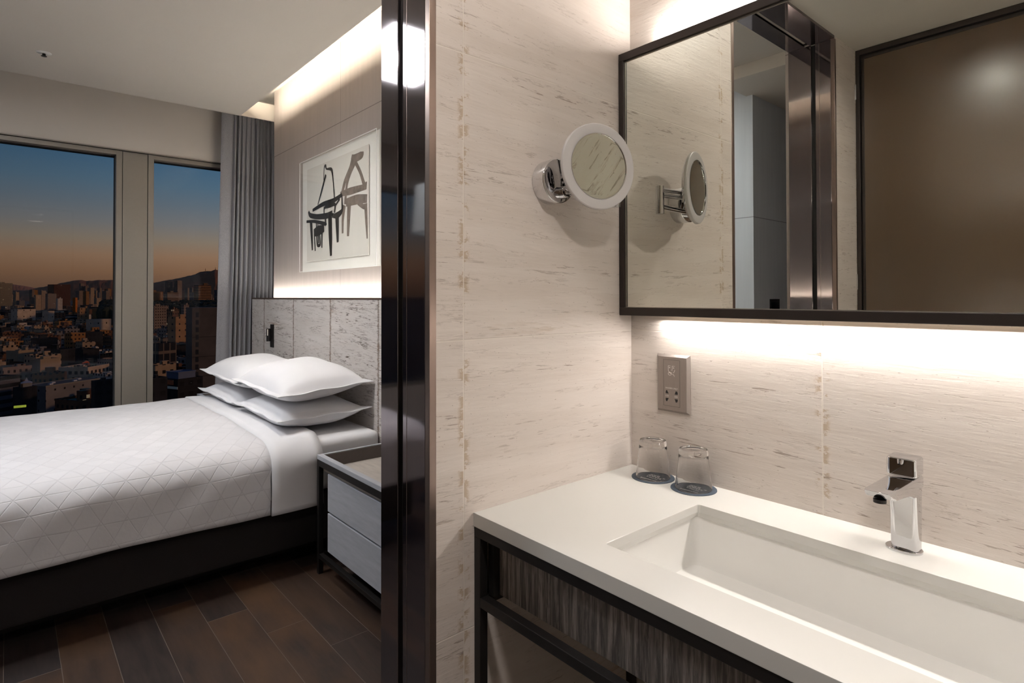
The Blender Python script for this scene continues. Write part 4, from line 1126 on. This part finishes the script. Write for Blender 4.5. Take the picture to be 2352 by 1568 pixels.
def bldg_geo(mb, x, y, zt, a, b_, ang, rnd, roof_mi=1, wall_mi=0, extras=True, zbase=None):
    zb = GZ if zbase is None else zbase
    ca, sa = math.cos(ang), math.sin(ang)
    def q(u, v, z): return (x + u * ca - v * sa, y + u * sa + v * ca, z)
    def bx(u0, u1, v0, v1, z0, z1, mi, mt=None):
        vs = [q(u, v, z) for u in (u0, u1) for v in (v0, v1) for z in (z0, z1)]
        mb.add(vs, [(0, 1, 3, 2), (4, 6, 7, 5), (0, 4, 5, 1), (2, 3, 7, 6), (0, 2, 6, 4)], mi)
        mb.add([vs[i] for i in (1, 5, 7, 3)], [(0, 1, 2, 3)], mi if mt is None else mt)
    ha, hb = a / 2, b_ / 2
    bx(-ha, ha, -hb, hb, zb, zt, wall_mi, roof_mi)
    if extras:
        p = min(a, b_) * 0.03 + 0.12; h = 0.035 * a + 0.35
        for u0, u1, v0, v1 in ((-ha, ha, -hb, -hb + p), (-ha, ha, hb - p, hb), (-ha, -ha + p, -hb + p, hb - p), (ha - p, ha, -hb + p, hb - p)):
            bx(u0, u1, v0, v1, zt + 0.002, zt + h, wall_mi)
        for k in range(rnd.choice((1, 1, 2))):
            w_ = a * rnd.uniform(0.14, 0.4); d_ = b_ * rnd.uniform(0.16, 0.4)
            cx, cy = rnd.uniform(-ha + w_ / 2 + p, ha - w_ / 2 - p), rnd.uniform(-hb + d_ / 2 + p, hb - d_ / 2 - p)
            bx(cx - w_ / 2, cx + w_ / 2, cy - d_ / 2, cy + d_ / 2, zt + 0.002, zt + rnd.uniform(0.8, 2.6) * min(1.6, 0.4 + a / 12), wall_mi, roof_mi)
    return mb
HERO = [('office_tower', -1917.9, 102.7, 34.8, 37.8, 30.2, 5.1, 'redbrown', 'broad dark red-brown office tower on the skyline'),
('office_tower', -1873.2, -6.4, 34.9, 26.4, 21.1, -1.04, 'darkglass', 'dark glazed tower at the left edge of the skyline'),
('apartment_slab', -1422.2, 44.0, 5.4, 9.7, 4.8, 5.29, 'cream', 'narrow cream slab block left of the lattice tower'),
('lattice_tower', -1673.4, 60.4, 15.8, 8.9, 8.0, 5.2, 'lattice', 'pale tower with a lattice facade on the skyline'),
('office_block', -1472.4, 66.0, 8.1, 14.2, 11.3, 5.02, 'taupe', 'grey-brown block in front of the red-brown tower'),
('apartment_tower', -2732.7, 213.4, 53.5, 11.7, 9.3, 5.16, 'taupe', 'tallest slim pale apartment tower, left of a pair'),
('apartment_tower', -2721.0, 227.1, 43.6, 11.7, 9.3, 5.15, 'taupe', 'slightly shorter slim apartment tower, right of a pair'),
('office_block', -1250.0, 88.7, 0.4, 5.1, 4.6, 5.6, 'orange', 'narrow orange-lit block on the skyline, evening light in its colour'),
('office_block', -1205.1, 64.7, -0.9, 6.8, 5.5, 5.1, 'white', 'small white block at the foot of the red-brown tower'),
('exhibition_hall', -857.4, 14.2, -11.8, 18.3, 11.0, 5.22, 'whitewall', 'long white hall with blank walls'),
('storage_building', -822.5, 34.7, -13.6, 7.8, 7.0, 5.46, 'whitewall', 'bright white cube-shaped building'),
('office_block', -796.5, 63.7, -10.8, 9.1, 5.4, 5.07, 'tan', 'tan blank-walled block near the left mullion'),
('house_block', -593.5, 58.1, -16.7, 14.1, 9.9, 5.14, 'whitewall', 'white building with one square window'),
('apartment_block', -416.1, 29.6, -19.5, 7.6, 6.1, 5.17, 'ochre', 'ochre apartment block with small windows'),
('apartment_block', -428.2, 38.5, -19.9, 9.4, 6.6, 4.88, 'black', 'black-fronted apartment block beside the ochre one'),
('house_block', -347.7, 4.8, -23.2, 7.6, 6.1, 5.4, 'grid', 'pale tiled house with a grid pattern'),
('house_block', -309.3, 12.2, -24.5, 7.6, 5.3, 5.28, 'grid', 'low tiled house with a long window'),
('studio_building', -337.1, 18.4, -22.8, 8.5, 7.7, 5.53, 'black', 'black angular building with sloping side'),
('office_building', -286.6, 23.5, -26.5, 12.4, 11.2, 5.59, 'office', 'white office building with rows of windows and roof terrace'),
('warehouse', -238.0, 14.2, -26.0, 17.6, 7.9, 5.32, 'warehouse', 'long low warehouse with a flat dark roof'),
('striped_building', -258.6, -1.8, -25.5, 8.4, 6.7, -0.87, 'striped', 'grey building with dark window bands at the lower left'),
('shop_building', -227.0, 4.3, -25.7, 4.4, 3.5, 5.3, 'black', 'black building carrying a white roof tent'),
('apartment_block', -270.3, 11.9, -26.5, 7.8, 6.2, 5.28, 'brown', 'brown apartment block behind the warehouse'),
('dark_building', -184.4, 19.2, -20.7, 4.8, 2.9, 4.87, 'black', 'plain black building beside the left mullion'),
('concrete_tower', -169.2, 40.0, -1.4, 8.5, 7.6, 4.69, 'concrete', 'tall grey concrete tower with one column of windows'),
('office_building', -247.8, 43.7, -16.1, 6.9, 5.5, 5.15, 'frame', 'dark glazed building with a stone frame'),
('apartment_building', -201.6, 35.1, -19.2, 6.1, 4.9, 5.06, 'cream', 'pale building with balconies in the right window'),
('night_building', -152.8, 31.0, -17.8, 6.2, 5.6, 5.12, 'black', 'black building with a lit band and a blue roof box'),
('dark_building', -138.8, 23.1, -15.6, 3.5, 2.8, 5.07, 'black', 'low dark building with a pale parapet'),
('apartment_slab', -1002.8, 230.6, 18.9, 20.2, 12.1, 5.01, 'stripedwarm', 'slab with striped balconies under the mountain'),
('office_block', -1148.3, 214.6, 9.0, 19.2, 11.5, 5.05, 'striped2', 'low wide block with horizontal stripes'),
('apartment_tower', -1834.6, 337.0, 44.8, 13.3, 12.0, 5.23, 'taupe', 'left one of two tall towers before the mountain'),
('apartment_tower', -1818.3, 356.6, 45.9, 14.2, 12.8, 5.22, 'taupe', 'right one of two tall towers before the mountain'),
('office_block', -1050.4, 174.3, 9.0, 18.4, 11.1, 5.07, 'ochre', 'ochre block at the left of the right window'),
('stair_tower', -564.4, 116.1, -5.7, 4.7, 3.7, 5.12, 'taupe', 'grey stair tower rising above the low houses'),
('office_block', -559.1, 95.7, -6.4, 11.7, 7.0, 5.07, 'taupe', 'grey-brown block with three tall windows'),
('house_block', -492.8, 93.4, -8.2, 6.0, 5.4, 5.31, 'brown', 'brown house block in the right window'),
('house_block', -412.7, 81.3, -11.5, 9.7, 6.8, 5.22, 'tan', 'tan house with a blue-green roof')]
rnd = random.Random(11)
placed = []
def bobj(name, mb, wm, rm, x, y, ang):
    """link a building with its own upright local frame so that windows follow its walls"""
    me = bpy.data.meshes.new(name)
    R = Matrix.Rotation(-ang, 3, 'Z')
    me.from_pydata([R @ (Vector(v) - Vector((x, y, GZ))) for v in mb.v], [], mb.f)
    me.materials.append(wm); me.materials.append(rm)
    for p, i in zip(me.polygons, mb.m): p.material_index = i
    o = bpy.data.objects.new(name, me); COL.objects.link(o)
    o.location = (x, y, GZ); o.rotation_euler = (0, 0, ang); WL[o.name] = Vector((x, y, GZ))
    return o
hero = {}
def child(o, name, mb_local, m):
    me = bpy.data.meshes.new(name); me.from_pydata([Vector(v) for v in mb_local.v], [], mb_local.f)
    bm = bmesh.new(); bm.from_mesh(me); bmesh.ops.recalc_face_normals(bm, faces=bm.faces); bm.to_mesh(me); bm.free()
    me.materials.append(m); c = bpy.data.objects.new(name, me); COL.objects.link(c); c.parent = o
    return c
for nm, x, y, zt, a, b_, ang, mk, lab in HERO:
    mb = MB(); rf = m_roofl if mk in ('white', 'grid', 'office', 'frame') else m_roof
    if 'roof' in lab and 'green' in lab: rf = m_roofg
    bldg_geo(mb, x, y, zt, a, b_, ang, rnd, extras=mk not in ('redbrown', 'whitewall', 'warehouse', 'concrete'))
    o = bobj(nm, mb, WM[mk], rf, x, y, ang)
    tag(o, lab, 'building')
    placed.append((x, y, math.hypot(a, b_) / 2)); hero[lab] = (o, a, b_, zt - GZ)
def H_(key):
    for k in hero:
        if key in k: return hero[k]
# the concrete tower: window column, floor grooves and a glazed right flank
o, a, b_, h = H_('concrete tower')
for k in range(14):
    z1_ = h - 1.2 - k * 1.9
    for u0 in (a / 2 - 1.5, -a / 2 + 0.8): child(o, 'window', MB().box(u0, u0 + 0.7, -b_ / 2 - 0.03, b_ / 2 + 0.03, z1_ - 1.25, z1_), m_gasket)
for k in range(4): child(o, 'wall_groove', MB().box(-a / 2 - 0.03, a / 2 + 0.03, -b_ / 2 - 0.03, b_ / 2 + 0.03, h - 7.6 - k * 5.0, h - 7.5 - k * 5.0), m_groove)
# long warehouse: rooflights and windows
o, a, b_, h = H_('warehouse with'); m_rl = mat('rooflight_plastic', (170, 176, 184), 0.4)
for u, v in ((-6, -1), (-2.5, 1.5), (3, -0.5), (5.5, 1.8)): child(o, 'rooflight', MB().box(u, u + 1.1, v, v + 0.8, h + 0.01, h + 0.4), m_rl)
mb = MB(); mb.box(-a / 2 - 0.15, a / 2 + 0.15, -b_ / 2 - 0.15, -b_ / 2, h - 0.3, h + 0.12).box(-a / 2 - 0.15, a / 2 + 0.15, b_ / 2, b_ / 2 + 0.15, h - 0.3, h + 0.12)
mb.box(-a / 2 - 0.15, -a / 2, -b_ / 2, b_ / 2, h - 0.3, h + 0.12).box(a / 2, a / 2 + 0.15, -b_ / 2, b_ / 2, h - 0.3, h + 0.12)
child(o, 'roof_edge', mb, mat('pale_metal_edge', (116, 112, 104), 0.6))
# white office: roof terrace with plants
o, a, b_, h = H_('white office building'); mb = MB()
r2 = random.Random(4)
for k in range(26):
    u, v, s_ = r2.uniform(-a / 2 + 1, a / 2 - 1), r2.uniform(-b_ / 2 + 1, b_ / 2 - 1), r2.uniform(0.3, 0.7)
    mb.lathe([(0.01, 0), (s_, s_ * 0.5), (s_ * 0.7, s_ * 1.1), (0.01, s_ * 1.4)], (u, v, h + 0.01), seg=7)
m_leaf = mat('dark_evening_foliage', (38, 44, 28), 0.95, vary=0.5, nscale=0.6)
child(o, 'terrace_plants', mb, m_leaf)['kind'] = 'stuff'
aw = MB(); aw.add([(-1.6, -1, 0), (1.6, -1, 0), (1.6, 0.3, 0.75), (-1.6, 0.3, 0.75), (1.6, 1.1, 0.1), (-1.6, 1.1, 0.1)], [(0, 1, 2, 3), (3, 2, 4, 5), (1, 4, 2), (0, 3, 5)])
for u in (-1.5, 1.5): aw.tube((u, -0.9, 0.03), (u, -0.9, -1.9), 0.05, 6).tube((u, 1.0, 0.1), (u, 1.0, -1.9), 0.05, 6)
aw.v = [(x_ + -285.5, y_ + 23.8, z_ - 24.55) for x_, y_, z_ in aw.v]
tag(aw.build('awning', mat('orange_canvas', (226, 82, 20), 0.8)), 'small orange awning on the roof terrace of the white office building', 'awning')
# white peaked tent on the black building
tn = MB(); s_ = 1.35
tn.add([(-s_, -s_, 0), (s_, -s_, 0), (s_, s_, 0), (-s_, s_, 0), (-s_, -s_, 1.6), (s_, -s_, 1.6), (s_, s_, 1.6), (-s_, s_, 1.6), (-s_ * .3, -s_ * .3, 2.1), (s_ * .3, -s_ * .3, 2.1), (s_ * .3, s_ * .3, 2.1), (-s_ * .3, s_ * .3, 2.1), (0, 0, 3.2)],
       [(0, 1, 5, 4), (3, 0, 4, 7), (4, 5, 9, 8), (5, 6, 10, 9), (6, 7, 11, 10), (7, 4, 8, 11), (8, 9, 12), (9, 10, 12), (10, 11, 12), (11, 8, 12)])
tn.v = [(x_ - 226.6, y_ + 4.6, z_ - 25.68) for x_, y_, z_ in tn.v]
tag(tn.build('roof_tent', mat('white_tent_canvas', (150, 154, 160), 0.8)), 'white peaked tent standing on the black building at lower left', 'tent')
# black building of the right window: blue roof box, door, lit band and banner
o, a, b_, h = H_('lit band'); 
mb = MB().box(-a / 2 + 1.6, a / 2 - 0.4, -b_ / 2 + 1.0, b_ / 2 - 0.4, h + 0.01, h + 1.9)
mb.box(-a / 2 + 1.5, a / 2 - 0.3, -b_ / 2 + 0.9, -b_ / 2 + 1.1, h + 1.9, h + 2.1).box(-a / 2 + 1.5, a / 2 - 0.3, b_ / 2 - 0.5, b_ / 2 - 0.3, h + 1.9, h + 2.1)
mb.box(-a / 2 + 1.5, -a / 2 + 1.7, -b_ / 2 + 1.1, b_ / 2 - 0.5, h + 1.9, h + 2.1).box(a / 2 - 0.5, a / 2 - 0.3, -b_ / 2 + 1.1, b_ / 2 - 0.5, h + 1.9, h + 2.1)
child(o, 'roof_box', mb, mat('slate_blue_render', (86, 98, 122), 0.8))
child(o, 'roof_door', MB().box(-0.3, 0.3, -b_ / 2 + 0.93, -b_ / 2 + 0.99, h + 0.02, h + 1.5), mat('pale_blue_door', (130, 146, 160), 0.6))
mb = MB().box(-a / 2 - 0.12, a / 2 + 0.12, -b_ / 2 - 0.12, -b_ / 2, h - 1.7, h - 1.15).box(a / 2, a / 2 + 0.12, -b_ / 2, b_ / 2, h - 1.7, h - 1.15)
child(o, 'glazed_band', mb, mat('lit_band_glass', (120, 136, 142), 0.4, emis=(150, 170, 176), estr=0.05))
child(o, 'banner', MB().box(a / 2 + 0.02, a / 2 + 0.08, -b_ / 2 + 0.5, b_ / 2 - 1.4, h - 0.8, h + 0.25), mat('orange_banner', (178, 88, 40), 0.7, vary=0.3, nscale=2))
# lit green sign low at the left edge of the window
tag(MB().box(-197.9, -197.6, 1.5, 4.0, -27.2, -26.6).build('lit_sign', mat('lit_green_sign', (170, 190, 70), 0.5, vary=0.5, nscale=3, emis=(190, 205, 70), estr=0.45), bevel=0.1), 'small lit yellow-green street sign at the bottom left of the left window', 'sign')

def px_of(x, y, z):
    p = Vector((x, y, z - EYE)); d_ = p.dot(fwd)
    return 1176 + 1339.11 * p.dot(right) / d_, 664.75 + 1339.11 * p.dot(down) / d_
SHORT = {'broad dark red': 'red-brown office tower', 'dark glazed tower': 'dark tower at the left edge', 'lattice facade': 'lattice-clad tower', 'long white hall': 'long white hall', 'cube-shaped': 'bright white cube building',
         'tan blank': 'tan blank-walled block', 'one square window': 'white building with square window', 'ochre apartment block': 'ochre apartment block', 'grid pattern': 'gridded pale house', 'long window': 'low tiled house', 'angular': 'black angular building',
         'roof terrace': 'white roof-terrace office', 'long low warehouse': 'long low warehouse', 'dark window bands': 'banded building at lower left', 'white roof tent': 'building with the tent', 'brown apartment block behind': 'brown block behind the warehouse',
         'tall grey concrete': 'tall concrete tower', 'stone frame': 'stone-framed glazed building', 'balconies in': 'pale balconied building', 'striped balconies': 'striped balcony slab', 'horizontal stripes': 'low striped block', 'left one of two tall': 'left of the twin towers',
         'grey stair tower': 'grey stair tower', 'three tall windows': 'block with tall windows', 'blue-green roof': 'tan house', 'tallest slim': 'tallest slim tower', 'narrow orange': 'narrow orange-lit block', 'grey-brown block in front': 'grey-brown skyline block'}
MARKS = []
for nm, x, y, zt, a, b_, ang, mk, lab in HERO:
    for k, v_ in SHORT.items():
        if k in lab: MARKS.append(px_of(x, y, zt) + (v_,)); break
USED = {}
def place_label(prefix, x, y, z, suffix=''):
    u, v = px_of(x, y, z)
    for mu, mv, nm in sorted(MARKS, key=lambda q: (q[0] - u) ** 2 + 2 * (q[1] - v) ** 2)[:9]:
        dx, dy = u - mu, v - mv
        rel = ('left of' if dx < 0 else 'right of') if abs(dx) > abs(dy) * 1.2 else ('above' if dy < 0 else 'below')
        for far in ('', 'well '):
            if (math.hypot(dx, dy) > 38) != bool(far): continue
            t = '%s, %s%s the %s' % (prefix, far, rel, nm)
            if t not in USED and len(t.split()) <= 16: USED[t] = 1; return t
    return prefix + ', in the dense middle of the city view'
def pt(px, c):
    d = right * ((px - 1176) / 1339.11) + fwd + down * ((681 - 664.75) / 1339.11)
    return d.x * c, d.y * c
KINDS = [('cream', m_roof, 'low_house', 'low cream-walled flat-roofed building', 'low cream city buildings'),
         ('taupe', m_roof, 'low_house', 'low taupe-walled flat-roofed building', 'low taupe city buildings'),
         ('brown', m_roof, 'low_house', 'low brown-brick building', 'low brown city buildings'),
         ('ochre', m_roof, 'low_house', 'low ochre-brick building', 'low ochre city buildings'),
         ('grey', m_roofl, 'low_house', 'low grey pale-roofed building', 'low grey city buildings'),
         ('black', m_roof, 'low_house', 'low black-clad building', 'low black city buildings'),
         ('white', m_roofl, 'low_house', 'low white-walled building', 'low white city buildings'),
         ('brown', m_roofg, 'low_house', 'low brown green-roofed building', 'low city buildings with green roofs')]
stuffs = {}
cnt = 0
c = 176.0
while c < 1750:
    wbase = 7.0 + 0.006 * c if c < 520 else 9.5 + 0.006 * c
    px = -420 + rnd.uniform(0, 30)
    while px < 900:
        a = wbase * rnd.uniform(0.7, 1.35); b_ = a * rnd.uniform(0.6, 1.0)
        wpx = a * 1.25 / c * 1339
        x, y = pt(px + wpx / 2 + rnd.uniform(-3, 3), c + rnd.uniform(-0.3, 0.3) * wbase)
        vis = (-8 < px + wpx / 2 < 262) or (342 < px + wpx / 2 < 512)
        zt = -27.0 + rnd.choice((-4, -2.5, -1, 0, 0, 1.5, 3)) + rnd.uniform(-0.8, 0.8)
        if c > 700: zt += rnd.choice((0, 0, 3, 8))
        if 340 < px + wpx / 2 < 540 and c > 640: zt -= 6
        if c < 215: zt = min(zt, -29.5)
        r_ = math.hypot(a, b_) / 2
        ok = all((x - p[0]) ** 2 + (y - p[1]) ** 2 > (r_ * 0.86 + p[2] * 0.86) ** 2 for p in placed)
        px += wpx * rnd.uniform(0.55, 0.75)
        if not ok: continue
        if (325 - wpx < px < 575 or 225 - wpx < px < 275) and 585 < c < 905: continue
        placed.append((x, y, r_))
        ki = rnd.choice((0, 0, 1, 1, 2, 2, 3, 4, 4, 5, 5, 6, 7)); ang = rnd.choice((0.35, 0.5, 0.62, 2.0)) + rnd.uniform(-0.08, 0.08)
        wk, rm, nm, lab, grp = KINDS[ki]
        if vis and c < 520 and cnt < 250:
            mb = MB(); bldg_geo(mb, x, y, zt, a, b_, ang, rnd)
            tag(bobj(nm, mb, WM[wk], rm, x, y, ang), place_label(lab, x, y, zt), 'building', grp); cnt += 1
        else:
            mb, _ = stuffs.setdefault(ki, (MB(), 0)); bldg_geo(mb, x, y, zt, a, b_, ang, rnd, extras=c < 700 and abs(px - 250) < 500)
    c += 9.5 + 0.018 * c
allmb = MB(); mats_ = []
for ki in sorted(stuffs):
    mb = stuffs[ki][0]; k = len(mats_); mats_ += [WM[KINDS[ki][0]], KINDS[ki][1]]
    allmb.add(mb.v, mb.f); allmb.m[-len(mb.f):] = [i + k for i in mb.m]
o = allmb.build('distant_city', None, mats=mats_)
tag(o, 'dense distant city of low flat-roofed houses reaching to the hills', 'city', kind='stuff')
# skyline of apartment towers
towers = []
for k in range(62):
    px = rnd.choice((rnd.uniform(-5, 110), rnd.uniform(110, 260), rnd.uniform(200, 258), rnd.uniform(345, 510), rnd.uniform(400, 510)))
    c = rnd.uniform(1750, 2700); yt = rnd.uniform(663, 689) if px < 190 else rnd.uniform(658, 684)
    a = rnd.uniform(9, 19) * (1.0 if px > 190 else 1.3); b_ = a * rnd.uniform(0.5, 0.9)
    x, y = pt(px, c); zt = 1.3 + (681 - yt) / 1339.11 * c
    if any((x - p[0]) ** 2 + (y - p[1]) ** 2 < (a * 0.7 + p[2]) ** 2 for p in placed): continue
    placed.append((x, y, a * 0.6))
    wk = rnd.choice(('taupe', 'taupe', 'cream', 'grey', 'ochre')); ang = rnd.choice((0.4, 0.6)) + rnd.uniform(-0.1, 0.1)
    mb = MB(); bldg_geo(mb, x, y, zt, a, b_, ang, rnd)
    tag(bobj('apartment_tower', mb, WM[wk], m_roof, x, y, ang), place_label('distant %s apartment tower' % wk, x, y, zt), 'building', 'distant %s apartment towers' % wk)
# wooded park in front of the skyline
tr = MB(); r3 = random.Random(8)
for k in range(330):
    px = r3.uniform(335, 555) if k < 290 else r3.uniform(238, 260); c = r3.uniform(620, 860); x, y = pt(px, c)
    top = 1.3 - (r3.uniform(4, 9) + (860 - c) * 0.055) / 1339.11 * c
    s_ = r3.uniform(4, 8)
    n0 = len(tr.v)
    tr.lathe([(0.1, -30), (s_ * 0.6, -29), (s_, -s_ * 1.1), (s_ * 0.95, -s_ * 0.6), (s_ * 0.6, -s_ * 0.15), (0.1, 0)], (x, y, top), seg=9)
    for i in range(n0, len(tr.v)):
        v_ = tr.v[i]; tr.v[i] = (v_[0] + r3.uniform(-1, 1), v_[1] + r3.uniform(-1, 1), v_[2] + r3.uniform(-0.7, 0.7))
tag(tr.build('park_trees', m_leaf, smooth=True), 'dark wooded park between the low houses and the skyline', 'trees', kind='stuff')
# ground and mountains
g = MB().add([(-30000, -16000, GZ - 0.3), (60, -16000, GZ - 0.3), (60, 16000, GZ - 0.3), (-30000, 16000, GZ - 0.3)], [(0, 1, 2, 3)]).build('city_ground', mat('dark_city_ground', (44, 42, 40), 0.95, vary=0.4, nscale=0.01))
tag(g, 'dark ground between the city buildings', 'ground', kind='structure')
def ridge(name, pts, m, lab, depth):
    rr = random.Random(len(pts)); P_ = []
    for (x0_, y0_, z0_), (x1_, y1_, z1_) in zip(pts[:-1], pts[1:]):
        n_ = max(2, int(abs(y1_ - y0_) / 22))
        for i in range(n_):
            t_ = i / n_; P_.append((x0_ + (x1_ - x0_) * t_, y0_ + (y1_ - y0_) * t_, z0_ + (z1_ - z0_) * t_ + rr.uniform(-3.5, 3.5)))
    P_.append(pts[-1]); v, f = [], []; K = 7
    for (x, y, z) in P_:
        for j in range(K):
            s_ = j / (K - 1); L = math.hypot(x, y)
            k_ = 1 - (1 - s_) * depth / L
            zz = GZ + (z - GZ) * (s_ ** 0.8) + (rr.uniform(-9, 9) if 0 < j < K - 1 else 0)
            v.append((x * k_, y * k_, zz))
        v.append((x * (1 + depth / math.hypot(x, y)), y * (1 + depth / math.hypot(x, y)), GZ))
    K += 1
    for i in range(len(P_) - 1):
        for j in range(K - 1): k = i * K + j; f.append((k, k + 1, k + K + 1, k + K))
    o = MB().add(v, f).build(name, m, smooth=True)
    return tag(o, lab, 'mountain')
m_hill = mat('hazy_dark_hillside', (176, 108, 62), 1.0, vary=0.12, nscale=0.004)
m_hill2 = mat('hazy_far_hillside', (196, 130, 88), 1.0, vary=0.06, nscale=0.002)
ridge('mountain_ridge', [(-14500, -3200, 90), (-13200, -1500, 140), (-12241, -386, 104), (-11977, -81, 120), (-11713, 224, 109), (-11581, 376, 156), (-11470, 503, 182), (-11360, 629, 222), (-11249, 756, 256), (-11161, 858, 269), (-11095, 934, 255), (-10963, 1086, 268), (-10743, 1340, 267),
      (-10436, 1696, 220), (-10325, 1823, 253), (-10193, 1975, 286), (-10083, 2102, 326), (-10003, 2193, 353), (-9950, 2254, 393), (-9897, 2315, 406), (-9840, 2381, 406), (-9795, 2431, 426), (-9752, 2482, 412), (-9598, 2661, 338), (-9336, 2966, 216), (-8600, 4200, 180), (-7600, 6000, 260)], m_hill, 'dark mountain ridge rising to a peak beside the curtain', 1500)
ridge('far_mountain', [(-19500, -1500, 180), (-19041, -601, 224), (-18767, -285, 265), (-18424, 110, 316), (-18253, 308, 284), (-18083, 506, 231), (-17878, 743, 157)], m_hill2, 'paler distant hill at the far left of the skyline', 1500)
for x, y, z, h, wh in ((-9892, 2312, 408, 40, 'left'), (-9795, 2431, 427, 38, 'middle'), (-9768, 2463, 424, 42, 'right')):
    tag(MB().tube((x, y, z), (x, y, z + h), 5, 8, 1.2).build('mast', m_hill), wh + ' one of three tiny masts on the mountain peak', 'mast', 'masts on the mountain peak')
